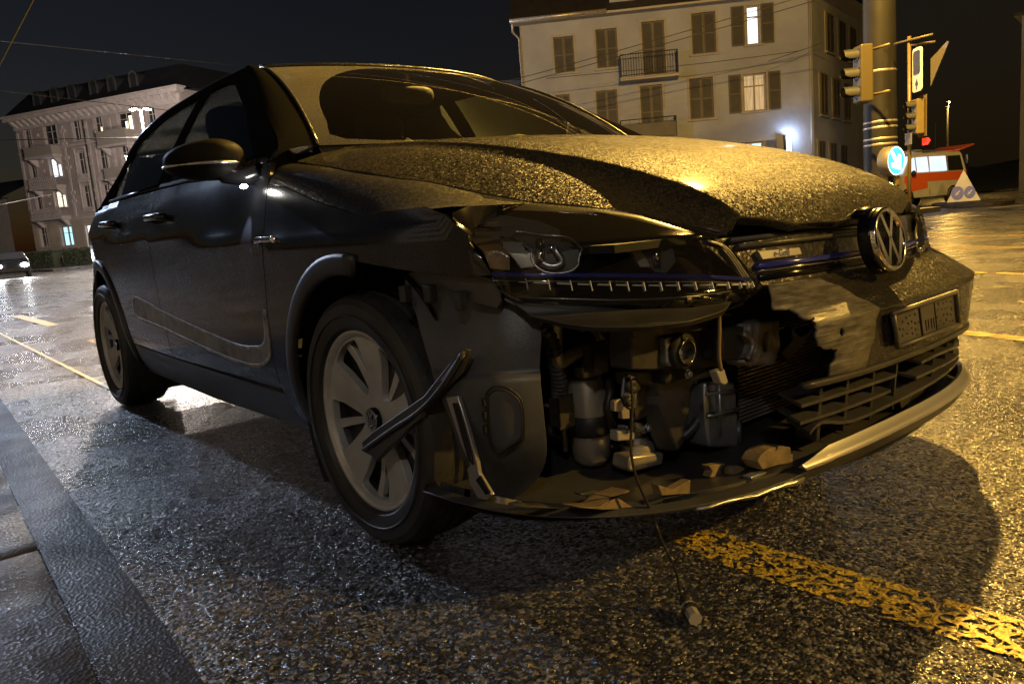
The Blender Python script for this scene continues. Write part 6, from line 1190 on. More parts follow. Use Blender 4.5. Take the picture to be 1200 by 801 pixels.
# --- ornate apartment building across the road on the left
ob=thing('stone_apartment_building','old four storey stone apartment building with ornate balconies and dormers beyond the road','building',(-100.264,12.878,0),math.atan2(.477,.879))
G=Fac(0,0,0); GL=24.0; CH=15.55
def pair(u0,u1,z0,z1): return (u0,u1,z0,z1)
wins=[ # u0,u1,z0,z1,glass,kind
 (1.15,2.2,13.25,15.2,'glassdark','p'),(4.3,6.2,13.2,15.3,'glassdark','p'),(8.65,9.75,13.2,15.3,'glassdark','p'),(11.9,13.0,13.2,15.3,'litwarm','h'),(15.3,17.3,13.35,15.2,'litwarm','h2'),(19.3,20.4,13.2,15.3,'glassdark','p'),
 (1.15,2.2,10.0,12.15,'glassdark','p'),(4.25,6.1,9.75,11.75,'litwhite','l'),(8.65,9.75,9.7,12.0,'glassdark','t'),(11.8,12.9,9.7,12.0,'glassdark','t'),(15.0,16.1,9.9,12.0,'litwarm','h'),(19.3,20.4,9.7,12.0,'glassdark','t'),
 (1.2,2.2,6.5,8.7,'glassdark','p'),(4.2,6.0,6.45,8.25,'litwarm','l'),(8.65,9.7,6.2,8.5,'glassdark','g'),(11.6,12.6,6.2,8.4,'glassdark','g'),(15.0,16.1,6.2,8.4,'glassdark','g'),(19.3,20.4,6.2,8.4,'glassdark','g'),
 (.95,2.1,2.4,4.5,'glassdark','p'),(4.3,6.1,2.3,4.4,'litteal','l'),(8.15,9.6,1.3,4.3,'litwhite','s'),(12.0,13.2,2.3,4.4,'glassdark','p'),(15.3,16.6,2.3,4.4,'glassdark','p'),(19.3,20.6,2.3,4.4,'glassdark','p')]
G.wall('front_wall',GL,5.1,CH,[w[:4] for w in wins if w[2]>5],'sandstone',ob,.3)
G.wall('ground_floor_wall',GL,0,5.1,[w[:4] for w in wins if w[2]<5],'sandlow',ob,.3)
for u0,u1,z0,z1,g,k in wins:
    wo=window(G,ob,u0,u1,z0,z1,glass='glassdark' if k in('h','h2') else g,frame='stonework',bars=1 if k!='s' else 0,cross=.66 if k!='s' else 0,surround=.18,dep=.28)
    if k in('h','h2'):
        m=M(); G.box(m,u0+.55 if k=='h' else u0+.7,u1-.1 if k=='h' else u1-.9,-.24,-.235,z0+.1,z0+1.0); 
        if k=='h2': G.box(m,u1-.75,u1-.1,-.24,-.235,z0+.1,z0+1.5)
        m.obj('lit_pane',g,wo)
    if k=='l':
        m=M()
        for s_ in (0,1):
            c=u0+(u1-u0)*(.06+.5*s_); G.box(m,c,c+.09,-.25,-.2,z0,z1)
        m.obj('curtain_edge','shutter',wo)
    m=M()
    if k in('t','g'):
        G.box(m,u0-.35,u1+.35,0,.28,z1+.32,z1+.50); 
        if k=='g': m.prism([G(u0-.4,.26,z1+.5),G(u1+.4,.26,z1+.5),G((u0+u1)/2,.26,z1+1.05)],np.array(G(0,0,0))-np.array(G(0,.26,0)))
        G.box(m,u0-.30,u0-.16,0,.14,z0-.5,z1+.32); G.box(m,u1+.16,u1+.30,0,.14,z0-.5,z1+.32); G.box(m,u0-.25,u1+.25,0,.16,z0-.55,z0-.10)
    elif k=='p': G.box(m,u0-.25,u1+.25,0,.16,z1+.22,z1+.36)
    if m.v: m.obj('pediment','stonework',wo)
# string courses and rustication
m=M()
for z in (5.1,12.78): G.box(m,-.02,GL,0,.16,z-.12,z+.12)
m.obj('string_course','stonework',ob)
for i in range(10):
    z=.5+i*.46
    us=sorted([-.0]+[x for w in wins if w[2]<5 and w[2]-.1<z+.2 and w[3]+.1>z for x in (w[0]-.22,w[1]+.22)]+[GL])
    for a,b in zip(us[::2],us[1::2]):
        if b-a>.1: m=M(); G.box(m,a,b,0,.05,z,z+.40); m.obj('stone_course','sandlow',ob)
for u in (.15,7.1,10.7,14.1,18.4): 
    m=M(); G.box(m,u-.16,u+.16,0,.09,5.3,CH-.6); m.obj('pilaster','stonework',ob)
m=M(); m.tube([G(10.4,.12,CH),G(10.4,.12,1)],.07,6); m.obj('downpipe','iron',ob)
# small square blocks beside the windows
for u in (3.3,7.4,14.0,6.9,10.6):
    for z in (13.1,14.4,10.6,11.6,7.0,7.9): m=M(); G.box(m,u-.17,u+.17,0,.14,z-.16,z+.16); m.obj('wall_block','stonework',ob)
# cornice with brackets
m=M(); G.box(m,-.55,GL+.6,0,1.0,CH+.55,CH+.95); G.box(m,-.75,GL+.8,0,1.22,CH+.95,CH+1.12); G.box(m,-.1,GL,0,.2,CH-.35,CH+.55)
co=m.obj('cornice','stonework',ob)
for i in range(26):
    u=.25+i*.92; pr=[(.0,-.15),(.25,-.10),(.85,.35),(.92,.55),(0,.55)]
    m=M(); m.prism([G(u,o,CH+z) for o,z in pr],np.array(G(u+.34,0,0))-np.array(G(u,0,0))); m.obj('cornice_bracket','stonework',co)
# balconies
for u0,u1,z0,z1,k in ((2.1,6.45,12.05,13.05,'b'),(13.1,17.3,12.1,13.5,'b'),(2.0,6.3,8.75,9.75,'o'),(1.5,6.25,5.45,6.45,'o'),(13.4,17.0,8.75,9.8,'b')):
    m=M(); G.box(m,u0,u1,0,1.15,z0-.25,z0); bs=m.obj('balcony','stonework',ob,bevel=.03)
    m=M()
    if k=='b':
        G.box(m,u0+.05,u1-.05,1.0,1.12,z0,z1-.08); G.box(m,u0+.05,u0+.15,0,1.0,z0,z1-.08); G.box(m,u1-.15,u1-.05,0,1.0,z0,z1-.08); G.box(m,u0,u1,.95,1.18,z1-.08,z1)
        m.obj('balcony_parapet','soffit',bs)
    else:
        for i in range(12):
            u=u0+.2+(u1-u0-.4)*i/11; pts=[G(u+.14*sin(t),1.06+.04*cos(3*t),z0+.08+(z1-z0-.16)*t/6.28) for t in np.linspace(0,6.28,12)]
            m.tube(pts,.030,5); pts=[G(u-.14*sin(t),1.06,z0+.08+(z1-z0-.16)*t/6.28) for t in np.linspace(0,6.28,12)]; m.tube(pts,.030,5)
        for z in (z0+.05,z1): m.tube([G(u0,0,z),G(u0,1.1,z),G(u1,1.1,z),G(u1,0,z)],.045,6)
        m.obj('balcony_scrollwork','stonework',bs)
    for u in (u0+.4,u1-.4):
        m=M(); m.prism([G(u-.15,0,z0-1.0),G(u-.15,.25,z0-.95),G(u-.15,.95,z0-.25),G(u-.15,0,z0-.25)],np.array(G(.3,0,0))-np.array(G(0,0,0))); m.obj('balcony_bracket','stonework',bs)
# mansard roof, dormers, body
m=M(); z=CH+1.12
m.add([G(-.5,.9,z),G(GL+.5,.9,z),G(GL-.9,-1.6,z+2.6),G(.9,-1.6,z+2.6),G(.9,-12,z+2.7),G(GL-.9,-12,z+2.7),G(-.5,-13,z),G(GL+.5,-13,z)],[(0,1,2,3),(3,2,5,4),(0,3,4,6),(1,7,5,2)])
rf=m.obj('roof','slate',ob)
for u in (4.2,6.9,9.5,12.7,15.3,18.3):
    m=M(); G.box(m,u-.55,u+.55,-1.7,.1,z+.15,z+1.75); m.lathe([(0,-.9),(.55,-.9),(.55,.9),(0,.9)],14,G(u,-.8,z+1.75),'y'); dm=m.obj('dormer','slate',rf)
    m=M(); G.box(m,u-.62,u-.40,.1,.16,z+.15,z+1.75); G.box(m,u+.40,u+.62,.1,.16,z+.15,z+1.75)
    for t in range(10):
        a=pi*t/10;b=pi*(t+1)/10; m.add([G(u+.62*cos(a),.16,z+1.75+.62*sin(a)),G(u+.62*cos(b),.16,z+1.75+.62*sin(b)),G(u+.42*cos(b),.16,z+1.75+.42*sin(b)),G(u+.42*cos(a),.16,z+1.75+.42*sin(a))],[(0,1,2,3)])
    m.obj('dormer_frame','shutter',dm)
    m=M(); G.box(m,u-.40,u+.40,.1,.12,z+.25,z+1.8); m.obj('dormer_pane','glassdark',dm)
m=M(); m.add([G(0,0,0),G(0,0,CH+1),G(0,-13,CH+1),G(0,-13,0)],[(0,1,2,3)]); m.obj('side_wall','sandstone',ob,norm=False); m=M(); m.add([G(GL,0,0),G(GL,0,CH+1),G(GL,-13,CH+1),G(GL,-13,0)],[(0,1,2,3)]); m.obj('side_wall','sandstone',ob,norm=False)
# --- small dark house at the left edge
sh=thing('small_house','small dark two storey house at the left end of the road','building',(-113.0,4.6,0),math.atan2(.477,.879))
H=Fac(0,0,0)
hw=[(4.2,5.2,5.0,7.2),(6.8,8.1,4.9,7.1),(9.6,10.8,4.9,7.0),(8.2,9.6,.4,2.6),(4.6,6.0,.4,2.6)]
H.wall('front_wall',13.3,0,8.0,hw,'rendertrim',sh)
for w in hw[:3]: window(H,sh,*w,shut=[(w[0]-.62,w[0]-.02),(w[1]+.02,w[1]+.62)])
window(H,sh,*hw[3],glass='litteal',sill=False,cross=.8); window(H,sh,*hw[4],sill=False)
m=M(); H.box(m,-.4,13.3,-.2,.5,8.0,8.2); m.add([H(-.4,.5,8.2),H(13.3,.5,8.2),H(13.3,-5,10.6),H(-.4,-5,10.6)],[(0,1,2,3)]); m.obj('roof','slate',sh)
m=M(); H.box(m,8.0,10.0,0,.9,2.75,2.9); m.obj('door_canopy','soffit',sh)
# --- dark house seen between the mast and the pale house
dh=thing('dark_corner_house','dark house with one tall window between the mast and the pale house','building',(-25.5,47.5,0),math.atan2(.55,.835))
H=Fac(0,0,0); hw=[(DHL-1.9,DHL-.95,4.4,7.2),(DHL-1.9,DHL-.95,8.6,11.2)]
H.wall('front_wall',DHL,0,12.2,hw,'rendertrim',dh)
for w in hw: window(H,dh,*w,sill=True)
m=M(); H.box(m,0,DHL,0,1.2,2.9,3.3); m.obj('shop_canopy','iron',dh)
m=M(); m.add([H(-.4,.6,12.2),H(DHL+.3,.6,12.2),H(DHL+.3,-5,15),H(-.4,-5,15)],[(0,1,2,3)]); H.box(m,-.4,DHL+.3,0,.6,12.1,12.25); m.obj('roof','roof',dh)
# --- house cut off by the right edge
rh=thing('right_edge_house','grey rendered house cut off by the right edge of the photo','building',(-18.1,62.0,0),radians(10))
H=Fac(0,0,0); hw=[(1.6,2.7,5.3,7.0),(1.6,2.7,2.6,4.2),(5.0,6.2,5.3,7.0),(5.0,6.2,2.6,4.2),(1.6,2.7,8.2,9.9),(5.0,6.2,8.2,9.9)]
H.wall('front_wall',12,0,12,hw,'render',rh)
for i,w in enumerate(hw): window(H,rh,*w,glass='curtain' if i==1 else 'glassdark')
m=M(); m.add([H(0,0,0),H(0,0,12),H(0,-9,12),H(0,-9,0)],[(0,1,2,3)]); m.obj('side_wall','render',rh,norm=False)
m=M(); H.box(m,-.4,12.4,-9,.6,12,12.2); m.obj('roof','roof',rh)
# --- houses on this side of the road, behind the photographer (seen in the windscreen)
kk=thing('street_side_house','rendered house on the near pavement mirrored in the windscreen','building',(14.0,-15.0,0),pi)
H=Fac(0,0,0); hw=[(1.8+3.2*i,3.2+3.2*i,1.4+3.2*j,3.2+3.2*j) for i in range(9) for j in range(3)]
H.wall('front_wall',31,0,11,hw,'render',kk)
for i,w in enumerate(hw): window(H,kk,*w,glass='curtain' if i in (4,13,17) else 'glassdark',shut=[(w[0]-.72,w[0]-.03),(w[1]+.03,w[1]+.72)])
m=M(); H.box(m,-.4,31.4,-.2,.7,11,11.3); m.add([H(-.4,.7,11.3),H(31.4,.7,11.3),H(31.4,-5,15),H(-.4,-5,15)],[(0,1,2,3)]); m.obj('roof','roof',kk)
ch_=thing('house_behind_car','house with closed shutters seen only through the car windows','building',(HB_X,HB_Y,0),HB_R)
H=Fac(0,0,0); hw=[(1.3+2.6*i,2.5+2.6*i,1.0+2.9*j,2.8+2.9*j) for i in range(4) for j in range(3)]
H.wall('front_wall',11.6,0,8.9,hw,'render',ch_)
for i,w in enumerate(hw): window(H,ch_,*w,glass='litwhite' if i==5 else 'glassdark',shut='closed' if i!=5 else None)
m=M(); H.box(m,-.3,11.9,-8,.5,8.9,9.1); m.obj('roof','roof',ch_)
m=M(); m.add([H(0,0,0),H(0,0,8.9),H(0,-8,8.9),H(0,-8,0)],[(0,1,2,3)]); m.obj('side_wall','render',ch_,norm=False)
kh=thing('junction_house','rendered house across the junction mirrored in the bumper and badge','building',(3.0,31.0,0),-.22)
H=Fac(0,0,0); hw=[(1.8+3.2*i,3.2+3.2*i,1.2+3.2*j,3.1+3.2*j) for i in range(10) for j in range(3)]
H.wall('front_wall',34,0,11,hw,'render',kh)
for i,w in enumerate(hw): window(H,kh,*w,glass='curtain' if i in (3,8,16,22) else 'glassdark',shut=[(w[0]-.72,w[0]-.03),(w[1]+.03,w[1]+.72)])
m=M(); H.box(m,-.4,34.4,-.2,.7,11,11.3); m.add([H(-.4,.7,11.3),H(34.4,.7,11.3),H(34.4,-5,15),H(-.4,-5,15)],[(0,1,2,3)]); m.obj('roof','roof',kh)
# ------------------------------------------------------------------ hedge
def hedge(name,label,pts,h,w,n):
    rg=random.Random(n); m=M(); P=[np.array(p) for p in pts]
    for k in range(n):
        t=rg.random(); a=P[0]*(1-t)+P[1]*t; d=(P[1]-P[0])/np.linalg.norm(P[1]-P[0]); nn=np.array([-d[1],d[0]])
        e=rg.random(); zz=rg.uniform(.05,h*(1+.06*math.sin(t*40)))
        face=rg.choice((0,1,2)); 
        ww=w/2*(1 if face==0 else (-1 if face==1 else rg.uniform(-1,1))); zz=zz if face<2 else h*(1+.05*math.sin(t*37)+rg.uniform(-.06,.03))
        p=np.array([*(a+nn*(ww+rg.uniform(-.08,.08))),zz]); s=rg.uniform(.05,.13)
        u=np.array([rg.uniform(-1,1) for _ in range(3)]); v=np.array([rg.uniform(-1,1) for _ in range(3)]); u/=np.linalg.norm(u); v/=np.linalg.norm(v)
        m.add([p-u*s,p+v*s*.5,p+u*s,p-v*s*.5],[(0,1,2,3)])
    root=thing(name,label,'hedge')
    m.obj('foliage','hedge',root,norm=False)
    b=M(); d=(P[1]-P[0])/np.linalg.norm(P[1]-P[0]); nn=np.array([-d[1],d[0]])*w*.40
    b.prism([(*(P[0]+nn),0),(*(P[1]+nn),0),(*(P[1]-nn),0),(*(P[0]-nn),0)],(0,0,h*.93)); b.obj('twigs','hedge',root)
hedge('hedge','long clipped hedge in front of the stone apartment building',((-96.5,8.6),(-88.6,12.9)),1.75,1.3,5200)
hedge('hedge','short hedge piece right beside the rear of the parked car, below the white lit doorway',((-87.2,13.6),(-78,18.6)),1.75,1.3,3800)
# ------------------------------------------------------------------ street furniture
ms=thing('signal_mast','thick grey steel mast rising behind the bonnet with banding straps','mast',(-5.06,12.74,0))
M().lathe([(.29,0),(.285,1),(.268,4.2),(.24,10.2),(.10,10.25),(0,10.26)],40).obj('pole','mast',ms,smooth=True)
for z in (1.62,1.72,1.92,2.02,2.9): M().lathe([(.290-.005*z,-.02),(.296-.005*z,-.012),(.296-.005*z,.012),(.290-.005*z,.02)],40,(0,0,z)).obj('strap','alloy',ms,smooth=True)
m=M(); m.tube([(0,0,8.6),(1.2,-2.4,8.9),(2.35,-4.75,9.0)],[.05,.045,.04],10); am=m.obj('lamp_arm','mast',ms,smooth=True)
sl=thing('street_lamp','sodium street lamp head on the arm above the mast','street lamp',(-2.62,7.8,8.75))
m=M(); m.ell((0,0,.10),(.16,.36,.10),20,10); m.obj('lamp_housing','mast',sl,smooth=True)
m=M(); m.ell((0,0,.035),(.12,.26,.06),20,8); m.obj('lamp_glass','lampglow',sl,smooth=True)
lamp('lamp_light',(0,0,-.09),LAMP_MAIN,SODIUM,sl,.10)
def signal(root,name,hm='signalhousing'):
    h=M(); h.box(-.17,.17,-.06,.16,0,.95); hs=h.obj(name,hm,root,bevel=.03)
    for i in range(3):
        z=.17+.305*i
        m=M(); vs=[];fs=[]
        for k in range(13):
            a=radians(-20+220*k/12)
            for y,r in ((-.06,.125),(-.30+.10*abs(math.sin(a-pi/2))*0+.08*(k in(0,12)),.118)): vs.append((r*cos(a),y,z+r*sin(a)))
        for k in range(12): fs.append((2*k,2*k+1,2*k+3,2*k+2))
        m.add(vs,fs); v=m.obj('visor','signalblack',hs,smooth=True,norm=False)
        m=M(); m.lathe([(0,-.075),(.06,-.072),(.105,-.062),(.11,-.058)],20,(0,0,z),'y'); m.obj('signal_lens','glassdark',hs,smooth=True)
    return hs
def shadesignal(root):
    m=M(); m.box(-.25,.25,.165,.18,-.08,1.03); m.obj('backing_board','signalhousing',root,bevel=.01)
t1=thing('traffic_light','ochre three lens traffic light with black hoods, left of the mast, seen from the side','traffic light',(-4.93,11.74,2.30),radians(-40))
signal(t1,'signal_head','shadehousing'); m=M(); 
for z in (.12,.86): m.tube([(0,.15,z),(0.42,.30,z)],.022,8)
m.obj('bracket','signalhousing',t1,smooth=True)
t2=thing('traffic_light','ochre three lens traffic light facing the photo on the thin post right of the mast','traffic light',(-4.30,12.42,1.70),radians(318))
k_=signal(t2,'signal_head'); t2.scale=(.62,.62,.62); shadesignal(t2)
tp=thing('signal_post','thin ochre post carrying the right traffic light and the arrow sign','post',(-4.43,12.47,0))
M().tube([(0,0,0),(0,0,3.35)],.03,12).obj('pole','signalhousing',tp,smooth=True)
m=M(); m.tube([(-.25,0,3.28),(.42,-.10,3.28)],.02,8); m.tube([(0,0,3.20),(.40,.05,3.18)],.02,8); m.obj('cross_arm','signalhousing',tp,smooth=True)
# arrow sign: white plate, black square window and an upward arrow
az=thing('arrow_sign','white sign with rounded corners and a black arrow pointing up, above the right traffic light','sign',(-4.26,12.36,2.44),radians(318))
def rrect(w,h,r,n=5): 
    o=[]
    for cx,cy,a0 in ((w-r,h-r,0),(-w+r,h-r,90),(-w+r,-h+r,180),(w-r,-h+r,270)):
        o+=[(cx+r*cos(radians(a0+90*i/n)),cy+r*sin(radians(a0+90*i/n))) for i in range(n+1)]
    return o
M().prism([(x,0,z+.32) for x,z in rrect(.165,.36,.06)],(0,.02,0)).obj('sign_plate','signwhite',az,bevel=.004)
M().prism([(x,-.003,z+.44) for x,z in rrect(.115,.19,.05)],(0,-.004,0)).obj('dark_field','signalblack',az)
M().prism([(x,-.003,z) for x,z in ((-.018,0),(-.018,.09),(-.06,.07),(0,.18),(.06,.07),(.018,.09),(.018,0))],(0,-.004,0)).obj('arrow','signblack',az)
ts=thing('triangle_sign','back of a triangular sheet sign mounted edge-on beside the arrow sign','sign',(-4.12,12.56,2.42),radians(345))
M().prism([(0,0,.05),(0,0,.5),(.30,0,.72),(.33,0,.70)],(0,.012,0)).obj('sign_plate','signback',ts)
bs=thing('keep_right_sign','round backlit blue sign with a white diagonal arrow in front of the mast','sign',(-4.50,12.06,1.02),radians(80)); bs.scale=(.86,.86,.86)
M().lathe([(0,.20),(.285,.20),(.30,.18),(.30,-.03),(.285,-.045),(.275,-.03)],40,(0,0,.30),'y').obj('sign_case','signback',bs,smooth=True)
M().lathe([(.262,-.034),(.275,-.036),(.285,-.034)],40,(0,0,.30),'y').obj('white_rim','signlit',bs,smooth=True)
M().lathe([(0,-.030),(.264,-.030)],40,(0,0,.30),'y').obj('blue_face','signblue',bs,smooth=True)
ar=[(1.3*a,1.3*b) for a,b in [(-.03,.17),(.03,.17),(.03,-.02),(.11,.05),(.145,.0),(0,-.18),(-.145,.0),(-.11,.05),(-.03,-.02)]]; ca,sa=cos(radians(38)),sin(radians(38))
M().prism([(x*ca-z*sa,-.033,x*sa+z*ca+.30) for x,z in ar],(0,-.004,0)).obj('arrow','signlit',bs)
M().tube([(0,.1,-.98),(0,.1,.02)],.045,12).obj('post','mast',bs,smooth=True)
m=M(); m.box(.02,.16,-.02,.10,-.20,.02); m.obj('amber_marker','signalhousing',bs,bevel=.03)
ps=thing('small_plate','small grey plate on the thin signal post','sign',(-4.40,12.40,1.62),radians(316))
m=M(); m.box(-.14,.10,-.02,0,-.08,.12); m.obj('plate','signback',ps)
rs=thing('red_direction_sign','small red arrow board under the right traffic light','sign',(-4.20,12.42,1.50),radians(330))
M().prism([(0,0,0),(.14,0,0),(.20,0,.06),(.14,0,.12),(0,0,.12)],(0,.015,0)).obj('plate','red',rs)
# overhead wires
for i,w in enumerate(D['wires']):
    lab=['thick overhead wire in the top left corner','thin overhead wire running above the roof of the parked car','faint upper overhead wire left of the car','upper of the long wires across the pale house','second of the long wires across the pale house','slack wire across the middle of the pale house','short anchored wire meeting the corner of the pale house','wire in front of the stone apartment building at second floor height','lowest wire at the left edge above the small house'][i]
    r=.009 if i in (0,) else (.014 if i<7 else .03)
    P=spline(w,8) if len(w)>2 else [tuple(np.array(w[0])*(1-t)+np.array(w[1])*t) for t in np.linspace(0,1,9)]
    o=M().tube(P,r,6).obj('overhead_wire','iron',smooth=True); tag(o,lab,'wire','overhead wires')
for k_,(a_,b_) in enumerate((((-14,4,8.2),(4,14,8.0)),((-12,13,8.6),(5,4.5,7.6)),((-9,3,7.4),(-5.1,12.7,8.0)),((-5.1,12.7,8.1),(6,8,7.2)),((-16,8,7.9),(8,10.5,7.9)))):
    o=M().tube([tuple(np.array(a_)*(1-t)+np.array(b_)*t-np.array([0,0,.5*t*(1-t)])) for t in np.linspace(0,1,13)],.018,6).obj('overhead_wire','alloy',smooth=True)
    tag(o,['trolley wire over the junction running toward the far kerb','trolley wire over the junction crossing the first one','span wire from the mast toward the left','span wire from the mast toward the right','long wire over the junction behind the mast lamp'][k_]+', out of frame','wire','overhead wires')
# street lamps
def tall_lamp(x,y,z,label,watt,col,glow,heads=1,arm=1.6,rz=0,size=.3,group='street lamps',rad=.18):
    r=thing('street_lamp',label,'street lamp',(x,y,0),rz,group)
    M().lathe([(.10,0),(.09,1),(.06,z),(0,z+.02)],14).obj('pole','iron',r,smooth=True)
    for k in range(heads):
        s=1 if k==0 else -1
        m=M(); m.tube([(0,0,z-.1),(0,s*arm*.5,z+.10),(0,s*arm,z+.08)],.035,8); m.obj('arm','iron',r,smooth=True)
        m=M(); m.ell((0,s*arm,z+.06),(size*.5,size,.09),16,8); hd=m.obj('lamp_head','mast',r,smooth=True)
        m=M(); m.ell((0,s*arm,z-.01),(size*.42,size*.85,.07),16,8); m.obj('lamp_glass',glow,hd,smooth=True)
        lamp('lamp_light',(0,s*arm,z-.16),watt,col,hd,rad)
    return r
tall_lamp(-47.7,11.8,9.1,'twin headed white street lamp in front of the stone building',W_LEFT,LEDW,'ledglow',2,.42,radians(-15),.20)
tall_lamp(-70.1,16.2,9.0,'small white street lamp low beside the car roof pillar',W_LEFT*.6,LEDW,'ledglow',1,.1,0,.22)
tall_lamp(-23.6,63.9,7.25,'distant sodium street lamp to the right of the traffic light',W_FAR,SODIUM,'lampglow',1,.15,0,.22)
tall_lamp(*L_SIDE,'white street lamp on the near pavement behind the parked car',W_SIDE,(.58,.72,1.0),'ledglow',1,2.2,0,.3)
tl_=tall_lamp(*L_THRU,'white street lamp seen only through the windscreen',0,LED,'ledglow',1,.2,0,.3)
for c in tl_.children_recursive:
    if c.type=='LIGHT': c.data.energy=40
lamp('lamp_light',(-.4,.6,L_THRU[2]-.3),W_THRU,LED,tl_,.2,110,(-.75,.62,-.35))  # extra spot with no head of its own, added to brighten the house behind
# lamps of the same street, behind and beside the photographer
tall_lamp(*L_NEAR,'sodium street lamp across the junction, lighting the torn corner',W_NEAR,SODIUM,'lampglow',1,1.0,0,.3)
tall_lamp(*L_COOL,'white street lamp on the near pavement, lighting the wheel',W_COOL,(1,.92,.83),'ledglow',1,1.2,0,.3)
# ------------------------------------------------------------------ ambulance-like service van
vn=thing('service_van','white van with an orange band, lit cabin and raised tailgate behind the traffic island','van',VAN_LOC,VAN_RZ)
vn.scale=(1.08,1.08,1.12)
# local: x forward, y left; body by side outline
W_=.95
prof=[(-2.35,.45),(-2.42,.95),(-2.40,1.35),(-2.22,2.02),(-2.1,2.12),(.95,2.10),(1.15,2.02),(1.75,1.33),(2.35,1.12),(2.52,.95),(2.52,.42),(1.98,.36),(-1.9,.36)]
def vy(z): return W_-.12*max(0,(z-1.15)/.95)**1.3
m=M(); n=len(prof)
m.add([(x,-vy(z),z) for x,z in prof]+[(x,vy(z),z) for x,z in prof],[tuple(range(n)),tuple(range(2*n-1,n-1,-1))]+[(i,n+i,n+(i+1)%n,(i+1)%n) for i in range(n)])
bd=m.obj('body','vanwhite',vn,bevel=.05)
for s in (-1,1):
    def q(x,z,d=.012): return (x,s*(vy(z)+d),z)
    def pl(name,pts,mm_,par=vn,d=.012): return M().prism([q(x,z,d) for x,z in pts],(0,-s*.02,0)).obj(name,mm_,par)
    pl('side_window',[(.98,1.36),(1.50,1.36),(1.12,1.92),(.98,1.94)],'vanlit'); pl('side_window',[(.15,1.36),(.88,1.36),(.88,1.94),(.15,1.95)],'vanlit')
    pl('side_window',[(-1.05,1.36),(.03,1.36),(.03,1.95),(-1.05,1.95)],'vanlit'); pl('side_window',[(-2.16,1.36),(-1.17,1.36),(-1.17,1.95),(-2.05,1.95)],'glassdark')
    pl('orange_band',[(-2.36,.98),(-2.36,1.32),(1.30,1.32),(1.72,1.22),(1.75,.98)],'vanorange')
    pl('orange_panel',[(.25,.72),(1.55,.60),(1.65,.97),(.25,.97)],'vanorange'); pl('orange_panel',[(-2.38,.62),(-1.75,.97),(-2.36,.97)],'vanorange')
    pl('door_seam',[(.09,.45),(.11,.45),(.11,1.98),(.09,1.98)],'void',vn,.014); pl('door_seam',[(-1.12,.45),(-1.10,.45),(-1.10,1.98),(-1.12,1.98)],'void',vn,.014)
    for x in (1.55,-1.45):
        w=bpy.data.objects.new('wheel',None); COL.objects.link(w); w.parent=vn; w.location=(x,s*.86,.33)
        M().lathe([(.20,-.10),(.31,-.11),(.33,-.08),(.33,.08),(.31,.11),(.20,.10)],28,axis='y').obj('tyre','rubber',w,smooth=True)
        M().lathe([(0,-s*-.06),(.10,s*.07),(.20,s*.085),(.21,s*.06)],24,axis='y').obj('rim','rim',w,smooth=True)
        M().lathe([(.0,s*.02),(.41,s*.105),(.41,-s*.0)],28,(x,s*.86,.34),'y').obj('wheel_arch','void',vn)
    m=M(); m.ell((1.35,s*1.10,1.32),(.07,.10,.12),12,8); m.obj('door_mirror','void',vn,smooth=True)
    M().ell((2.42,s*.70,.88),(.12,.16,.10),14,8).obj('headlight','lens' if False else 'satin',vn,smooth=True)
M().prism([(1.14,-.78,2.00),(1.75,-.88,1.36),(1.75,.88,1.36),(1.14,.78,2.00)],(.02,0,.02)).obj('windscreen','vanlit',vn)
M().box(2.50,2.56,-.6,.6,.74,.92).obj('radiator_grille','void',vn); M().box(2.48,2.58,-.9,.9,.38,.62).obj('front_bumper','signalblack',vn,bevel=.03)
M().prism([(-2.10,-.80,2.14),(-2.10,.80,2.14),(-3.15,.82,2.35),(-3.15,-.82,2.35)],(0,0,.06)).obj('tailgate','vanorange',vn,bevel=.02)
m=M(); m.box(.1,.5,-.62,.62,2.10,2.26); m.obj('roof_beacon','signwhite',vn,bevel=.04)
m=M(); m.tube([(-1.9,.7,2.2),(.9,.7,2.2)],.03,6); m.tube([(-1.9,-.7,2.2),(.9,-.7,2.2)],.03,6)
for x in (-1.6,-.4,.8): m.tube([(x,-.7,2.2),(x,.7,2.2)],.025,6)
m.obj('roof_rack','satin',vn)
m=M(); m.tube([(-1.2,.3,2.1),(-1.25,.3,3.3)],.012,6); m.obj('aerial','iron',vn)
# triangular folding sign beside the van
tg=thing('folding_warning_sign','white triangular folding road sign with two blue arrow discs beside the van','sign',TRI_LOC,TRI_RZ)
m=M(); h=1.32; b=.62
m.add([(-b,-.18,0),(b,-.18,0),(0,0,h),(b,.5,0),(-b,.5,0)],[(0,1,2),(1,3,2),(3,4,2),(4,0,2)]); m.obj('canvas','signwhite',tg)
tl=lambda x,z:(x,-.18*(1-z/h)-.012,z)
for cx,r_ in ((-.23,.235),(.22,.21)):
    m=M(); m.add([tl(cx+r_*cos(a),.36+r_*1.25*sin(a)) for a in np.linspace(0,2*pi,24)[:-1]],[tuple(range(23))]); ds=m.obj('blue_disc','signalblue',tg)
    c,s_=cos(radians(-40)),sin(radians(-40)); a_=[(-.025,.12),(.025,.12),(.025,-.02),(.07,.02),(0,-.13),(-.07,.02),(-.025,-.02)]
    m=M(); m.add([(lambda p:(p[0],p[1]-.008,p[2]))(tl(cx+x*c-z*s_,.36+x*s_+z*c)) for x,z in a_],[tuple(range(7))]); m.obj('white_arrow','signwhite',ds)
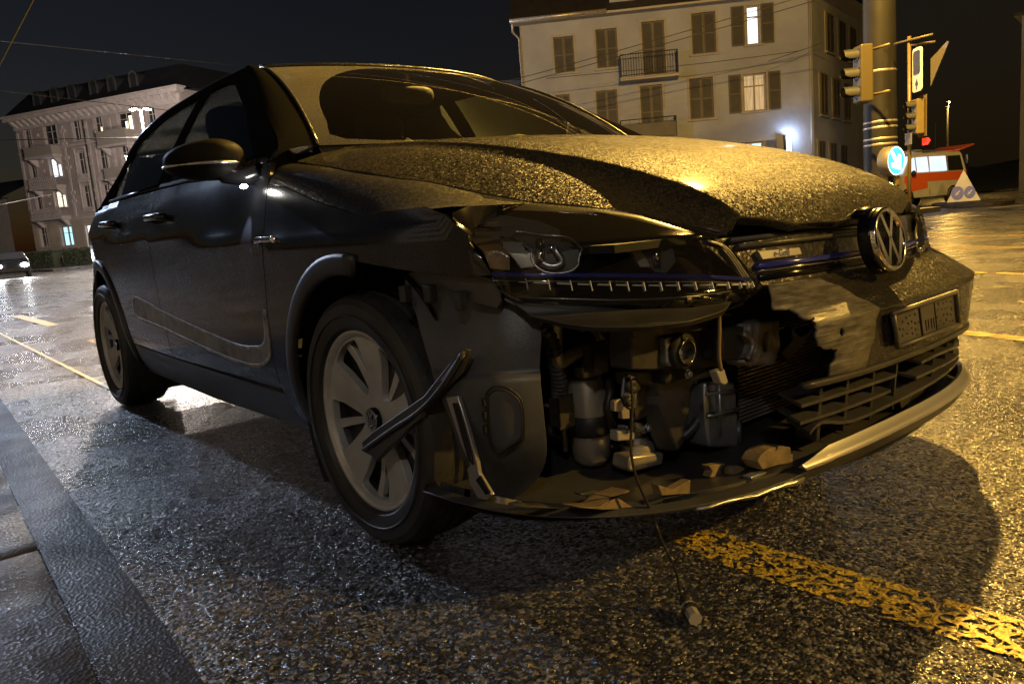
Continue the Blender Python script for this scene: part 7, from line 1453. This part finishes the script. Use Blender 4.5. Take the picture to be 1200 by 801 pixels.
# small square sign on a post right of the van
sq=thing('small_square_sign','small pale square sign on a thin post to the right of the van','sign',SQ_LOC,radians(-60))
M().tube([(0,0,0),(0,0,2.3)],.03,8).obj('post','mast',sq); M().box(-.22,.22,-.04,-.02,1.9,2.35).obj('plate','signwhite',sq); M().lathe([(0,-.045),(.11,-.045)],18,(0,0,2.12),'y').obj('disc','signback',sq)
# car approaching at the left edge
def small_car(name,label,loc,rz,m_,lights=False):
    c=thing(name,label,'car',loc,rz)
    pr=[(-2.1,.35),(-2.15,.8),(-1.95,1.0),(-1.3,1.42),(.3,1.46),(1.0,1.02),(1.95,.84),(2.12,.6),(2.1,.32)]
    vy=lambda z:.86-.18*max(0,(z-.95)/.5); n=len(pr); m=M()
    m.add([(x,-vy(z),z) for x,z in pr]+[(x,vy(z),z) for x,z in pr],[tuple(range(n)),tuple(range(2*n-1,n-1,-1))]+[(i,n+i,n+(i+1)%n,(i+1)%n) for i in range(n)]); m.obj('body',m_,c,bevel=.07)
    for s in (-1,1):
        M().prism([(x,s*(vy(z)+.01),z) for x,z in ((-1.5,1.05),(.75,1.03),(.22,1.38),(-1.2,1.36))],(0,-s*.02,0)).obj('side_window','glassdark',c)
        for x in (1.3,-1.3):
            M().lathe([(0,s*.10),(.19,s*.10),(.21,s*.11),(.31,s*.09),(.31,-s*.09),(.2,-s*.1)],24,(x,s*.78,.31),'y').obj('wheel','rubber',c,smooth=True)
        h=M(); h.ell((2.10,s*.62,.68),(.07,.19,.12),14,8); hl=h.obj('headlight','headglow' if lights else 'lens',c,smooth=True)
        if lights: lamp('headlight_beam',(2.16,s*.62,.68),900,(.9,.95,1),hl,.07,75,(1,0,-.03))
    if name=='passing_car':
        for s in (-1,1): M().box(-2.20,-2.12,s*.66-.16,s*.66+.16,.70,.86).obj('tail_lamp','tail',c,bevel=.02)
    M().prism([(.33,-.66,1.42),(.33,.66,1.42),(1.0,.80,1.03),(1.0,-.80,1.03)],(.02,0,.015)).obj('windscreen','glassdark',c)
    return c
small_car('approaching_car','car with glaring headlights driving up at the left edge',(-50.5,4.35,0),radians(-6),'paint',True)
small_car('parked_dark_car','dark car parked under the bank at the far right',(-17.0,70.0,0),radians(-50),'paint')
small_car('passing_car','car with red tail lamps driving away on the near lane, mirrored in the bumper',(9.5,4.6,0),radians(0),'paint')
